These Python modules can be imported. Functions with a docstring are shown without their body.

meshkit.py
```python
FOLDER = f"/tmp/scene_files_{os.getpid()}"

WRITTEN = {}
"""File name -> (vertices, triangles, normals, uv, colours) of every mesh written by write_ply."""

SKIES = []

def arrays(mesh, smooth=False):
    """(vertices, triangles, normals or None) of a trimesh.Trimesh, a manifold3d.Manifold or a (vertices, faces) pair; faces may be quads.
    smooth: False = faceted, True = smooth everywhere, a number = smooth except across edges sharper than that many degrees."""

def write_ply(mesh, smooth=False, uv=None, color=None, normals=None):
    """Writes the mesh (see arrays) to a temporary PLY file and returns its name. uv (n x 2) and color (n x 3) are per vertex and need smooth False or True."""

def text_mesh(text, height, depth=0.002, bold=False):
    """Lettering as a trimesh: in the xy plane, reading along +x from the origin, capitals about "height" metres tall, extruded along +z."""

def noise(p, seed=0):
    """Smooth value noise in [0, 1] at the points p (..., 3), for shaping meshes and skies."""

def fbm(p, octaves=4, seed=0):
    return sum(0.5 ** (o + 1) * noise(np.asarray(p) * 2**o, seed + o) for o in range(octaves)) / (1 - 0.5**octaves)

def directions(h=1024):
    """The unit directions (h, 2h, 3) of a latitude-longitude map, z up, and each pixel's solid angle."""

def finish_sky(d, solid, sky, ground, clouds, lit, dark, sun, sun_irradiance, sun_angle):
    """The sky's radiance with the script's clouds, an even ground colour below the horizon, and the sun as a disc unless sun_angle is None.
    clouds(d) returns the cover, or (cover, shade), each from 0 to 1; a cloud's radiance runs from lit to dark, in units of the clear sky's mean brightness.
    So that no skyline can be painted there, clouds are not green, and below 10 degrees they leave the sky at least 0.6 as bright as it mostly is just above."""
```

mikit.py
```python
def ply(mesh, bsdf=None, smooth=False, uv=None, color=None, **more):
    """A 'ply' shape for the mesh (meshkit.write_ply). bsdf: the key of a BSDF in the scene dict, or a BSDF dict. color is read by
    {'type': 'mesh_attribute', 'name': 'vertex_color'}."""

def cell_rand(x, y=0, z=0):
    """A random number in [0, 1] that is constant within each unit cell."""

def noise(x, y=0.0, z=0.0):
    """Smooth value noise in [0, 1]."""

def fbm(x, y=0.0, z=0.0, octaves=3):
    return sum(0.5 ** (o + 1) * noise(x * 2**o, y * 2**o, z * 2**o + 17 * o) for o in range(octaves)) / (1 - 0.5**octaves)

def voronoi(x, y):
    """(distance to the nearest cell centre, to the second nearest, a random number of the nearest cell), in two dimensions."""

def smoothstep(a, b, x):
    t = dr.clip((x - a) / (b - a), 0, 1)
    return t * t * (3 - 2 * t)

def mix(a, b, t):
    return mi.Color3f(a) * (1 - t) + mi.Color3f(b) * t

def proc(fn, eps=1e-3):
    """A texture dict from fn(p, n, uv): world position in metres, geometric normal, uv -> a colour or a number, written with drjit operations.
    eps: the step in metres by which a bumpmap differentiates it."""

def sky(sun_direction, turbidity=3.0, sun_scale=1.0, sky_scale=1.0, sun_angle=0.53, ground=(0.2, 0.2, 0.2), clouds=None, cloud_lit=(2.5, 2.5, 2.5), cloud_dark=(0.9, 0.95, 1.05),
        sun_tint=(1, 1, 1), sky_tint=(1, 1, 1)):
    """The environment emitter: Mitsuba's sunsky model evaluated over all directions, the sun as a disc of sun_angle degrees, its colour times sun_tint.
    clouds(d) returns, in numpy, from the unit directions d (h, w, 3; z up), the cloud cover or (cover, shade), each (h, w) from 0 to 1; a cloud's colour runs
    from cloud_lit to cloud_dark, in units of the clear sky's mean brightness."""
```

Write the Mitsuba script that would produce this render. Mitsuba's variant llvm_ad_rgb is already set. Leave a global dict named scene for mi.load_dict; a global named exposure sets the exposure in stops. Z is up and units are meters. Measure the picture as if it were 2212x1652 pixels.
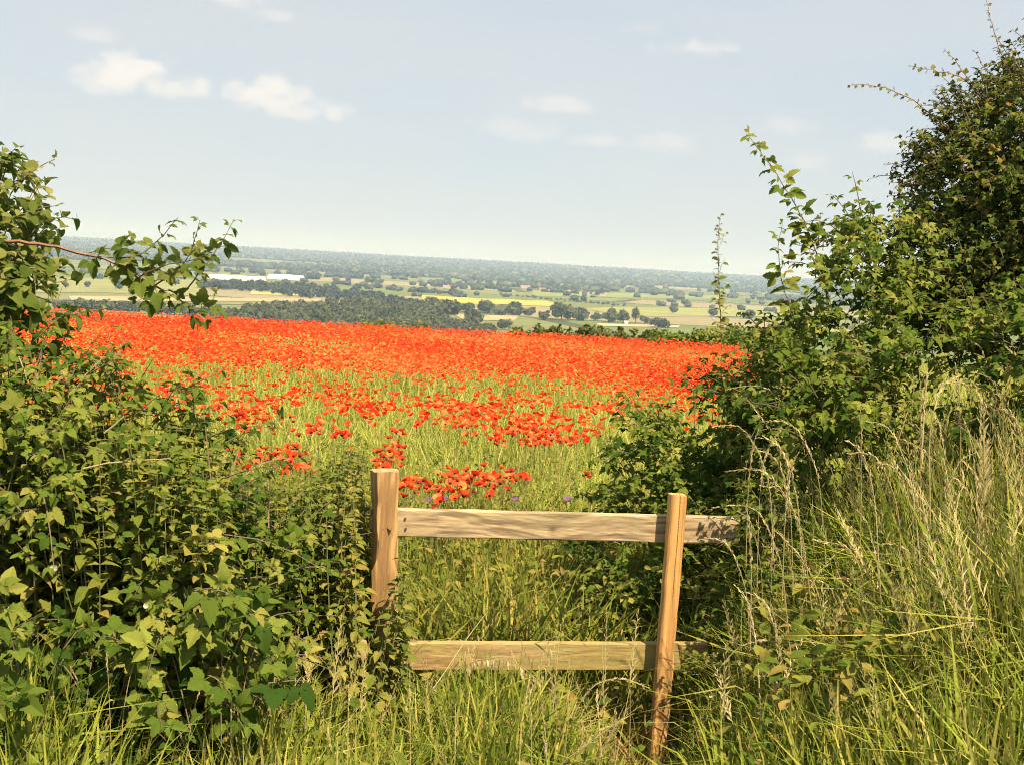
import math
import numpy as np
import trimesh
import drjit as dr
import mitsuba as mi
import mikit
from mikit import proc, fbm, noise, voronoi, smoothstep, mix, cell_rand
from meshkit import fbm as nfbm, noise as nnoise

# ------------------------------------------------------------------ camera, sky, exposure
T = mi.ScalarTransform4f
scene, labels = {}, {}
HFOV = 40.0
EYE = np.array([0.0, 0.0, 1.75])
PITCH, ROLL = math.radians(-4.78), math.radians(3.2)
F0 = np.array([0, math.cos(PITCH), math.sin(PITCH)])
U0 = np.array([0, -math.sin(PITCH), math.cos(PITCH)])
R0 = np.array([1.0, 0, 0])
RIGHT = math.cos(ROLL) * R0 + math.sin(ROLL) * U0
UP = math.cos(ROLL) * U0 - math.sin(ROLL) * R0
scene['camera'] = {'type': 'perspective', 'fov': HFOV, 'fov_axis': 'x', 'near_clip': 0.05, 'far_clip': 60000.0,
                   'to_world': T().look_at(origin=EYE.tolist(), target=(EYE + F0).tolist(), up=UP.tolist()),
                   'medium': {'type': 'ref', 'id': 'air'}}
exposure = 2.4
SUN = np.array([0.38, -0.60, 0.96])

FPX = 1106.0 / math.tan(math.radians(HFOV / 2))          # photo measured on a 2212 x 1652 copy


def ray(x, y):
    return F0 + (x - 1106) / FPX * RIGHT - (y - 826) / FPX * UP


def at(x, y, d):
    """The point seen at (x, y) of the photograph in the upright plane d metres in front of the camera."""
    r = ray(x, y)
    return EYE + r * (d / r[1])


def project(p):
    q = np.asarray(p) - EYE
    z = q @ F0
    return 1106 + FPX * (q @ RIGHT) / z, 826 - FPX * (q @ UP) / z, z


def cloud_cover(d):
    """A few small fair-weather clouds low over the valley, and a thin scatter of the same kind all round."""
    az, el = np.degrees(np.arctan2(d[..., 0], d[..., 1])), np.degrees(np.arcsin(np.clip(d[..., 2], -1, 1)))
    cover, shade = np.zeros(az.shape), np.zeros(az.shape)
    q = np.stack([az * 0.55, el * 0.9, az * 0], -1)
    lump, fine = nfbm(q, 4, 3), nfbm(q * 3.1, 3, 9)
    puffs = []
    for x, y, w, h, s in [(215, 200, 70, 34, .62), (290, 185, 95, 50, 1.), (380, 205, 80, 32, .8), (520, 215, 70, 26, .7), (590, 220, 95, 48, .95), (675, 248, 75, 28, .7),
                          (520, 20, 60, 20, .6), (575, 40, 60, 18, .5), (195, 102, 48, 20, .42), (1490, 110, 75, 18, .6), (1560, 112, 60, 14, .5), (1190, 232, 85, 26, .5),
                          (1130, 285, 140, 26, .3), (1285, 305, 55, 18, .42), (1430, 318, 60, 22, .38), (1700, 285, 80, 24, .32), (1770, 360, 60, 20, .34), (1915, 325, 60, 26, .45), (1390, 68, 50, 16, .22)]:
        r = ray(x, y)
        r2 = ray(x + w, y)
        a0, e0 = math.degrees(math.atan2(r[0], r[1])), math.degrees(math.atan2(r[2], r[1]))
        puffs.append((a0, e0, w / FPX * 57.3, h / FPX * 57.3, s))
    rs = np.random.RandomState(5)
    for _ in range(150):
        a = rs.uniform(-180, 180)
        if abs(a) > 21:
            puffs.append((a, rs.uniform(3, 24), rs.uniform(1, 3), rs.uniform(.4, .9), rs.uniform(.3, .9)))
    for a0, e0, w, h, s in puffs:
        da, de = (az - a0 + 180) % 360 - 180, el - e0
        k = np.abs(da) < 3 * w
        de2 = np.where(de < 0, de * 1.9, de)
        r2 = (da / w) ** 2 + (de2 / h) ** 2
        c = np.clip((1.25 - r2 * 0.9 + (lump - .5) * 2.8 + (fine - .5) * 2.4) * 0.62, 0, 1)
        c = c * c * (3 - 2 * c) * s * .88 * (r2 < 4)
        cover = np.maximum(cover, np.where(k, c, 0))
        shade = np.maximum(shade, np.where(k, np.clip(-de / h * 0.8 + .1, 0, .8) * c, 0))
    veil = np.clip(.74 + .12 * np.exp(-np.maximum(el, 0) / 6.) + (nfbm(np.stack([az * .12, el * .5, az * 0], -1), 4, 21) - .5) * .3, 0, .9)
    total = 1 - (1 - veil) * (1 - cover)
    return total, (veil * (1 - cover) * 1. + cover * np.clip(shade * .7, 0, 1)) / np.maximum(total, .01)


scene['sky'] = mikit.sky(SUN.tolist(), turbidity=4.0, sun_scale=1.3, sky_scale=.8, sun_tint=(1.05, 1., .9), sky_tint=(.93, 1., 1.02), clouds=cloud_cover, cloud_lit=(2.45, 2.3, 2.12), cloud_dark=(1.72, 1.79, 1.83), ground=(.12, .12, .06))

# ------------------------------------------------------------------ helpers
rng = np.random.default_rng(11)


def nrm(a):
    a = np.asarray(a, float)
    return a / np.maximum(np.linalg.norm(a, axis=-1, keepdims=True), 1e-9)


def sm(a, b, x):
    t = np.clip((np.asarray(x, float) - a) / (b - a), 0, 1)
    return t * t * (3 - 2 * t)


def tag(key, label=None, category=None, group=None, kind=None):
    labels[key] = {k: v for k, v in dict(label=label, category=category, group=group, kind=kind).items() if v}


def fresh(name):
    """name, or name_001 ... when it is taken."""
    used = {k for k in scene} | set(labels)
    if not any(k == name or k.startswith(name + '__') for k in used):
        return name
    n = 1
    while any(k == f'{name}_{n:03d}' or k.startswith(f'{name}_{n:03d}__') for k in used):
        n += 1
    return f'{name}_{n:03d}'


class MB:
    """Collects vertices, triangles and uv of many pieces into one mesh."""

    def __init__(self):
        self.v, self.f, self.uv, self.n = [], [], [], 0

    def add(self, v, f, uv=None):
        v, f = np.asarray(v, float).reshape(-1, 3), np.asarray(f, int)
        if len(v) == 0:
            return self
        uv = np.zeros((len(v), 2)) if uv is None else np.broadcast_to(np.asarray(uv, float), (len(v), 2))
        self.v.append(v)
        self.f.append(f + self.n)
        self.uv.append(uv)
        self.n += len(v)
        return self

    def build(self, key, bsdf, smooth=False, **more):
        scene[key] = mikit.ply((np.vstack(self.v), np.vstack(self.f)), bsdf, smooth=smooth, uv=np.vstack(self.uv), **more)
        return key


def frames(D, N):
    D = nrm(D)
    N = nrm(N - (N * D).sum(-1, keepdims=True) * D)
    return np.cross(D, N), D, N


def scatter(t, P, D, N, S, U):
    """Copies of the template t = (v, f, along) at P, its y axis along D, its z axis near N; uv = (U, along)."""
    v, f, al = t
    P = np.asarray(P, float)
    X, D, N = frames(D, N)
    S = np.broadcast_to(np.asarray(S, float), (len(P),)) if np.ndim(S) < 2 else S
    if S.ndim == 1:
        S = np.repeat(S[:, None], 3, 1)
    V = P[:, None] + v[None, :, :1] * (X * S[:, :1])[:, None] + v[None, :, 1:2] * (D * S[:, 1:2])[:, None] + v[None, :, 2:] * (N * S[:, 2:])[:, None]
    Fc = f[None] + (np.arange(len(P)) * len(v))[:, None, None]
    uv = np.stack([np.repeat(np.asarray(U, float)[:, None], len(v), 1), np.repeat(al[None], len(P), 0)], -1)
    return V.reshape(-1, 3), Fc.reshape(-1, 3), uv.reshape(-1, 2)


def tubes(P, R, sides=3, u=0.5):
    """Tubes along the polylines P (m, k, 3) with radii R (k,) or (m, k)."""
    P = np.asarray(P, float)
    if P.ndim == 2:
        P = P[None]
    m, k = P.shape[:2]
    R = np.broadcast_to(np.asarray(R, float), (m, k))
    t = nrm(np.gradient(P, axis=1))
    ref = np.where(np.abs(t[..., 2:]) < .9, [0, 0, 1.], [1., 0, 0])
    a = nrm(np.cross(t, ref))
    b = np.cross(t, a)
    an = np.arange(sides) * 2 * np.pi / sides
    V = P[:, :, None] + R[..., None, None] * (np.cos(an)[:, None] * a[:, :, None] + np.sin(an)[:, None] * b[:, :, None])
    i, j = np.meshgrid(np.arange(k - 1), np.arange(sides), indexing='ij')
    q = np.stack([i * sides + j, i * sides + (j + 1) % sides, (i + 1) * sides + (j + 1) % sides, (i + 1) * sides + j], -1).reshape(-1, 4)
    f = np.vstack([q[:, [0, 1, 2]], q[:, [0, 2, 3]]])
    Fc = f[None] + (np.arange(m) * k * sides)[:, None, None]
    U = np.broadcast_to(np.asarray(u, float), (m,))
    uv = np.stack([np.broadcast_to(U[:, None, None], (m, k, sides)), np.broadcast_to(np.linspace(0, 1, k)[None, :, None], (m, k, sides))], -1)
    return V.reshape(-1, 3), Fc.reshape(-1, 3), uv.reshape(-1, 2)


def clean(v, f, al):
    v, f = np.asarray(v, float), np.asarray(f, int)
    a = np.linalg.norm(np.cross(v[f[:, 1]] - v[f[:, 0]], v[f[:, 2]] - v[f[:, 0]]), axis=1)
    return v, f[a > 1e-7], np.asarray(al, float)


def leaflet(n=4, w=.32, teeth=0., fold=.3, curl=.25, p=.8):
    """A leaf of length 1 along y: a folded blade with a midrib, its edge toothed if asked."""
    t = np.linspace(0, 1, n + 1)
    h = w * np.sin(np.pi * t ** p) ** .8
    h[0] = h[-1] = 0
    if teeth:
        h = h * (1 + teeth * np.where(np.arange(n + 1) % 2, 1, -1))
    z = -curl * t ** 2
    v = np.vstack([np.stack([0 * t, t, z], 1), np.stack([-h, t + .12 * h, z + fold * h], 1), np.stack([h, t + .12 * h, z + fold * h], 1)])
    f, m = [], n + 1
    for i in range(n):
        f += [[i, i + 1, m + i + 1], [i, m + i + 1, m + i], [i, 2 * m + i, 2 * m + i + 1], [i, 2 * m + i + 1, i + 1]]
    return clean(v, f, np.concatenate([t, t, t]))


def turned(t, ang, s=1., off=(0, 0, 0), tilt=0.):
    v, f, al = t
    c, sn = math.cos(ang), math.sin(ang)
    w = v * s
    w = np.stack([w[:, 0] * c + w[:, 1] * sn, -w[:, 0] * sn + w[:, 1] * c, w[:, 2] - tilt * np.abs(w[:, 1])], 1) + np.asarray(off)
    return w, f, al


def joined(*ts):
    v, f, al, n = [], [], [], 0
    for a in ts:
        v.append(a[0]); f.append(a[1] + n); al.append(a[2]); n += len(a[0])
    return np.vstack(v), np.vstack(f), np.concatenate(al)


def stalk_strip(L=.35, w=.012):
    return np.array([[-w, 0, 0], [w, 0, 0], [w, L, 0], [-w, L, 0.]]), np.array([[0, 1, 2], [0, 2, 3]]), np.array([0, 0, .2, .2])


def bramble(n, teeth):
    lf = leaflet(n, .35, teeth, .26, .28, .72)
    return joined(stalk_strip(), turned(lf, 0, .66, (0, .34, 0)), turned(lf, 1.25, .52, (.02, .3, 0), .05), turned(lf, -1.25, .52, (-.02, .3, 0), .05))


BRAMBLE_FINE, BRAMBLE = bramble(9, .13), bramble(4, 0)
NETTLE_FINE, NETTLE = leaflet(10, .27, .16, .25, .35, .62), leaflet(4, .27, 0, .25, .35, .62)
ROUND_FINE, ROUND = leaflet(9, .42, .07, .25, .3, .8), leaflet(4, .42, 0, .25, .3, .8)
# hawthorn: a lobed leaf
HAW = joined(turned(leaflet(3, .3, 0, .2, .2), 0, 1.), turned(leaflet(2, .3, 0, .2, .2), .8, .6, (0, .2, 0)), turned(leaflet(2, .3, 0, .2, .2), -.8, .6, (0, .2, 0)))


def blade(n=3, w=.012, bend=.4):
    """A grass blade of length about 1 that rises along y and bends towards z."""
    t = np.linspace(0, 1, n + 1)
    y, z = t * (1 - .5 * bend * t * t), bend * t ** 2.2
    h = w * (1 - t ** 2.2) * np.minimum(1, .5 + 3 * t)
    v = np.vstack([np.stack([-h, y, z], 1), np.stack([h, y, z], 1)])
    m, f = n + 1, []
    for i in range(n):
        f += [[i, m + i, m + i + 1], [i, m + i + 1, i + 1]]
    return clean(v, f, np.concatenate([t, t]))


BLADES = [blade(3, .011, b) for b in (.08, .2, .42, .8)]

# ------------------------------------------------------------------ materials


def ramp(cols, gain=None, var=.25):
    """A colour that runs through cols with uv.x (a random number for each leaf) and varies along uv.y (along the leaf)."""
    n = len(cols) - 1

    def fn(p, nn, uv):
        c = mi.Color3f(*cols[0])
        for i in range(n):
            c = mix(c, cols[i + 1], dr.clip(uv.x * n - i, 0, 1))
        r = noise(uv.x * 997.0, 3.5) * 2 * var + (1 - var)
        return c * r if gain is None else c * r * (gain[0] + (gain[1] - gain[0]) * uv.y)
    return proc(fn)


def leaf_bsdf(key, cols, trans=.7, rough=.42, gain=None, spec=1.4, var=.25):
    scene[key] = {'type': 'principledthin', 'base_color': ramp(cols, gain, var), 'roughness': rough, 'diff_trans': trans, 'eta': spec}


leaf_bsdf('bramble_leaf', [(.04, .085, .015), (.085, .14, .022), (.14, .195, .032), (.22, .25, .05), (.3, .28, .07)])
leaf_bsdf('nettle_leaf', [(.07, .12, .02), (.12, .17, .028), (.18, .21, .04), (.27, .26, .06), (.3, .22, .07)])
leaf_bsdf('shrub_leaf', [(.07, .12, .022), (.11, .16, .03), (.17, .21, .045), (.3, .31, .1)], .9)
leaf_bsdf('hawthorn_leaf', [(.03, .06, .012), (.06, .1, .018), (.11, .14, .026), (.21, .21, .045), (.24, .15, .04)], .5)
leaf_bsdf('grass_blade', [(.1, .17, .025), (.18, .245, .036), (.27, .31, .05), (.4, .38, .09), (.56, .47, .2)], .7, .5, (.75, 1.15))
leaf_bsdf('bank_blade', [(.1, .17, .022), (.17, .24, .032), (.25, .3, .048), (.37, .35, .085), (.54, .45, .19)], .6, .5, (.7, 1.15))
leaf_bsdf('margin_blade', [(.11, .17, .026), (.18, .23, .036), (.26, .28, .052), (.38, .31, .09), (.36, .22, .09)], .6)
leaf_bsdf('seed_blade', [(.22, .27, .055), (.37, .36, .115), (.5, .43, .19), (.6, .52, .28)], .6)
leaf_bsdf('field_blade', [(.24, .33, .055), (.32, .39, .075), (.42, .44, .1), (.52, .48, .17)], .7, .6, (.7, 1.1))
leaf_bsdf('poppy_petal', [(.82, .035, .018), (.9, .085, .028), (.92, .16, .045), (.93, .28, .09)], .8, .5, (.7, 1.05), 1.3, .36)
leaf_bsdf('dry_straw', [(.36, .31, .14), (.46, .39, .2), (.58, .5, .31)], .4)
leaf_bsdf('tree_leaf', [(.06, .08, .04), (.095, .115, .055), (.13, .14, .06)], .3)
leaf_bsdf('far_leaf', [(.03, .05, .04), (.045, .065, .05), (.06, .08, .055), (.11, .125, .065)], .2)
leaf_bsdf('hedge_leaf', [(.05, .07, .016), (.07, .09, .02), (.1, .11, .025), (.13, .12, .03)], .4)
leaf_bsdf('purple_petal', [(.2, .12, .24), (.28, .17, .3)], .5)
leaf_bsdf('white_petal', [(.62, .58, .4), (.68, .64, .46)], .6)
scene['stem_green'] = {'type': 'twosided', 'bsdf': {'type': 'principled', 'base_color': ramp([(.09, .12, .03), (.14, .15, .04), (.17, .13, .06)]), 'roughness': .6}}
scene['stem_red'] = {'type': 'twosided', 'bsdf': {'type': 'principled', 'base_color': ramp([(.16, .08, .045), (.2, .1, .06)]), 'roughness': .55}}
scene['stem_brown'] = {'type': 'twosided', 'bsdf': {'type': 'principled', 'base_color': ramp([(.1, .075, .05), (.17, .13, .085)]), 'roughness': .8}}


def wood(key, a, b, c, axis, fx, green=0., seed=0., crack=None, kz=.86):
    def fn(p, n, uv):
        q = [p.x, p.y, p.z]
        l = q[axis]
        o = [q[i] for i in range(3) if i != axis]
        wob = fbm(l * 2.2 + seed, o[0] * 6, o[1] * 6) * .05 + .02 * noise(l * 7, seed)
        kn = dr.exp(-(dr.square((l - fx) * 9) + dr.square((o[1] - kz) * 22))) * .03
        g = noise((o[1] + wob + kn) * 95 + seed * 7, (o[0] + wob) * 60, l * 1.2)
        g2 = noise((o[1] + wob) * 330, o[0] * 260, l * 5)
        w = fbm(l * 4 + seed, o[0] * 9, o[1] * 9)
        col = mix(mix(b, a, smoothstep(.25, .75, g)), c, smoothstep(.45, .8, w) * .55)
        col = col * (.74 + .44 * g2)
        col = col * (1 - .6 * dr.exp(-(dr.square((l - fx) * 60) + dr.square((o[1] - kz) * 75))))            # a knot
        col = col * (1 - .4 * smoothstep(.42, .05, p.z) * smoothstep(.3, .7, fbm(p.x * 30, p.y * 30, p.z * 14)))   # mud splashed up from the ground
        if green:
            col = mix(col, (.2, .2, .05), green * smoothstep(.3, .7, fbm(l * 2.5, o[1] * 12, seed)))
        if crack:                                                   # a drying crack along the grain
            (xa, za), (xb, zb) = crack
            off = dr.abs(p.x - (xa + (p.z - za) * ((xb - xa) / (zb - za))) + .004 * (noise(p.z * 9, seed) - .5))
            col = col * (1 - .75 * smoothstep(.0022, .0008, off) * smoothstep(zb - .03, zb + .04, p.z))
        return col
    scene[key] = {'type': 'twosided', 'bsdf': {'type': 'bumpmap', 'tex': proc(lambda p, n, uv: noise([p.x, p.y, p.z][(axis + 2) % 3] * 180, [p.x, p.y, p.z][(axis + 1) % 3] * 180, [p.x, p.y, p.z][axis] * 4)), 'scale': .0015,
                  'bsdf': {'type': 'principled', 'base_color': proc(fn), 'roughness': .75, 'specular': .25}}}


def fence_pt(x, y):
    """On the fence's upright plane: 5.05 m off at the left post, falling back to the right."""
    o, nn = np.array([at(830, 1200, 5.02)[0], 5.02, 0]), np.array([.15, -1, 0])
    r = ray(x, y)
    return EYE + r * (((o - EYE) @ nn) / (r @ nn))


scene['nail_steel'] = {'type': 'twosided', 'bsdf': {'type': 'principled', 'base_color': {'type': 'rgb', 'value': [.12, .09, .07]}, 'roughness': .6, 'metallic': .4}}
KNOT = [float(q) for q in fence_pt(1194, 1144)]
wood('post_wood', (.5, .31, .13), (.27, .16, .07), (.42, .28, .15), 2, .9, .1, 3.)
wood('rail_wood', (.42, .33, .2), (.2, .15, .09), (.36, .3, .2), 0, KNOT[0], .12, 1., None, KNOT[2])
wood('low_rail_wood', (.4, .28, .13), (.27, .18, .08), (.36, .29, .14), 0, 5., .55, 2.)


# ------------------------------------------------------------------ ground: verge, field on a gentle slope, hillside, plain, far ridge
def ground_z(x, y):
    x, y = np.asarray(x, float), np.asarray(y, float)
    bank = .45 * sm(.55, 2.0, x) * sm(1., 3.2, y) * (1 - sm(6.5, 8.5, y)) + .12 * sm(-.6, -1.8, x) * sm(1, 3, y) * (1 - sm(6, 8, y))
    field = -.0285 * np.clip(y - 7, 0, 43) + .0055 * np.clip(x, -25, 25) * sm(7, 45, y)
    hill = -.115 * np.maximum(y - 50, 0) * sm(46, 75, y)
    z = np.maximum(field + hill, -40 + 0 * y)
    z = np.where(z < -30, -40 + 10 * np.exp(np.clip((z + 30) / 10 - 0, -9, 0)) * np.clip((z + 40) / 10, 0, 1), z)
    far = sm(3000, 9300, y) * (46 + 22 * (nfbm(np.stack([x / 2600., y / 3500., 0 * x], -1), 3, 4) - .5))
    rough = .03 * (nnoise(np.stack([x * 2.3, y * 2.3, 0 * x], -1), 2) - .5) * (y < 60)
    hollow = -.13 * np.exp(-((x - .6) / .22) ** 2 - ((y - 5.) / .3) ** 2)
    return z + far + bank + rough + hollow


def build_ground():
    t = np.linspace(-1, 1, 301)
    xs = .6 * np.sinh(t * math.asinh(12000 / .6))
    s = np.concatenate([-np.geomspace(300, 1, 14), np.linspace(-.5, 9, 90), 9 + np.geomspace(.15, 14000, 220)])
    X, Y = np.meshgrid(xs, s)
    v = np.stack([X, Y, ground_z(X, Y)], -1).reshape(-1, 3)
    h, w = X.shape
    i, j = np.meshgrid(np.arange(h - 1), np.arange(w - 1), indexing='ij')
    a = (i * w + j).ravel()
    f = np.vstack([np.stack([a, a + 1, a + w + 1], 1), np.stack([a, a + w + 1, a + w], 1)])

    def col(p, n, uv):
        near = mix((.1, .085, .045), (.09, .1, .035), fbm(p.x * 6, p.y * 6))
        crop = mix((.2, .21, .06), (.3, .28, .09), fbm(p.x * .9, p.y * .9))
        d0, d1, w0 = voronoi((p.x + .35 * p.y) / 420.0, (p.y - .2 * p.x) / 330.0)
        par = mix((.12, .15, .05), (.19, .205, .085), w0)
        par = mix(par, (.25, .225, .125), smoothstep(.84, .88, cell_rand(w0 * 999, 3)))
        par = mix(par, (.13, .17, .055), smoothstep(.7, .74, cell_rand(w0 * 999, 7)))
        par = mix(par, (.07, .085, .035), smoothstep(.05, .03, d1 - d0))
        par = par * (.85 + .3 * fbm(p.x / 60, p.y / 25))
        c = mix(near, crop, smoothstep(7., 9., p.y))
        return mix(c, par, smoothstep(300., 500., p.y))
    scene['earth'] = {'type': 'diffuse', 'reflectance': proc(col)}
    scene['ground'] = mikit.ply((v, f), 'earth', smooth=True)
    tag('ground', 'ground falling from the grassy verge over the field to the wide plain', kind='structure')


build_ground()


def on_field(x, y, h=.55):
    """Where the sight line through (x, y) meets the level h above the ground."""
    r = ray(x, y)
    d = np.geomspace(5, 60, 900)
    p = EYE + r * (d / r[1])[:, None]
    k = np.argmax(p[:, 2] - ground_z(p[:, 0], p[:, 1]) < h)
    return p[k] if k else p[-1]


def on_plain(x, y, z=-40.):
    r = ray(x, y)
    s = (z - EYE[2]) / r[2]
    return EYE + r * s


# pale and yellow fields on the plain, each a thin sheet over it
def field_sheet(quad, col, label, name='field'):
    key = fresh(name)
    c = np.array([on_plain(x, y) for x, y in quad])
    m = 24
    u = np.linspace(0, 1, m)
    top = c[0] + (c[1] - c[0]) * u[:, None]
    bot = c[3] + (c[2] - c[3]) * u[:, None]
    L = np.linalg.norm(c[0] - c[3])
    wob = (nnoise(np.stack([u * 6, u * 0 + c[0][0], u * 0], -1), 5) - .5)[:, None] * np.array([0, 1., 0]) * L * .25
    v = np.vstack([top + wob, bot - wob[::-1] * .6])
    v[:, 2] = -39.6
    f = np.array([[i, i + 1, m + i + 1] for i in range(m - 1)] + [[i, m + i + 1, m + i] for i in range(m - 1)])
    f = f[:, ::-1]
    mat = 'crop_%d' % len([k for k in scene if k.startswith('crop_')])
    scene[mat] = {'type': 'twosided', 'bsdf': {'type': 'diffuse', 'reflectance': proc(lambda p, n, uv: mi.Color3f(*col) * (.8 + .4 * fbm(p.x / 50, p.y / 18)))}}
    scene[key] = mikit.ply((v, f), mat)
    tag(key, label, kind='structure')


field_sheet([(905, 639), (1180, 652), (1240, 664), (920, 654)], (.36, .34, .07), 'bright yellow strip of crop beyond the dark wood')
field_sheet([(140, 641), (690, 646), (700, 653), (150, 652)], (.33, .29, .17), 'pale beige stubble strip in front of the dark wood')
field_sheet([(90, 600), (420, 606), (430, 640), (100, 632)], (.22, .235, .085), 'wide pale green field at the left of the plain')
field_sheet([(980, 680), (1120, 684), (1110, 695), (1000, 692)], (.34, .3, .16), 'pale sandy field between the two rows of trees')
field_sheet([(1290, 700), (1470, 705), (1465, 709), (1290, 705)], (.48, .36, .22), 'narrow pinkish bare field behind the hedge')
field_sheet([(1150, 628), (1560, 640), (1570, 648), (1150, 640)], (.19, .23, .075), 'long green meadow below the far woods')
field_sheet([(1250, 665), (1700, 668), (1700, 684), (1350, 684)], (.24, .26, .09), 'pale green meadow behind the row of trees')
field_sheet([(540, 630), (720, 640), (720, 643), (540, 637)], (.4, .39, .12), 'small yellowish field within the dark wood')

# ------------------------------------------------------------------ trees of the plain
TREE_CLUMP = joined(turned(leaflet(2, .6, 0, .3, .2), 0, 1.), turned(leaflet(2, .6, 0, .3, .2), 2.1, 1.), turned(leaflet(2, .6, 0, .3, .2), 4.2, 1.))


def crown_points(c, r, n, g, seed, lobes=7):
    """Clump positions in a lumpy crown of half-sizes r about c."""
    lc = nrm(g.normal(size=(lobes, 3))) * g.uniform(.3, .78, (lobes, 1))
    lc[:, 2] = lc[:, 2] * .8
    lr = g.uniform(.36, .55, lobes)
    k = g.integers(0, lobes, n)
    dv = nrm(g.normal(size=(n, 3)))
    p = lc[k] + dv * (lr[k] * g.uniform(.75, 1.08, n))[:, None]
    return c + p * r, nrm(dv * r[::-1].mean() + 0 * dv), dv


def plain_tree(key, x, y, w, h, d=None, leaf='tree_leaf', n=260, seed=0, trunk=True):
    """A tree whose foot stands on the plain at (x, y), w wide and h high as measured on the photograph."""
    g = np.random.default_rng(seed + 100)
    b = on_plain(x, y) if d is None else at(x, y, d)
    s = b[1] / FPX
    W, H = w * s / 2, h * s
    c = b + [0, 0, H * .56]
    P, O, dv = crown_points(c, np.array([W, W, H * .48]), n, g, seed)
    mb = MB()
    mb.add(*scatter(TREE_CLUMP, P, nrm(g.normal(size=(n, 3)) + dv), dv + .3 * g.normal(size=(n, 3)), W * g.uniform(.2, .34, n), np.clip(g.normal(.45, .28, n), 0, 1)))
    mb.build(key + '__crown', leaf)
    if trunk:
        MB().add(*tubes(np.array([b - [0, 0, .5], b + [0, 0, H * .3], c]), [H * .035, H * .03, H * .012], 6)).build(key + '__trunk', 'stem_brown')


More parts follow.
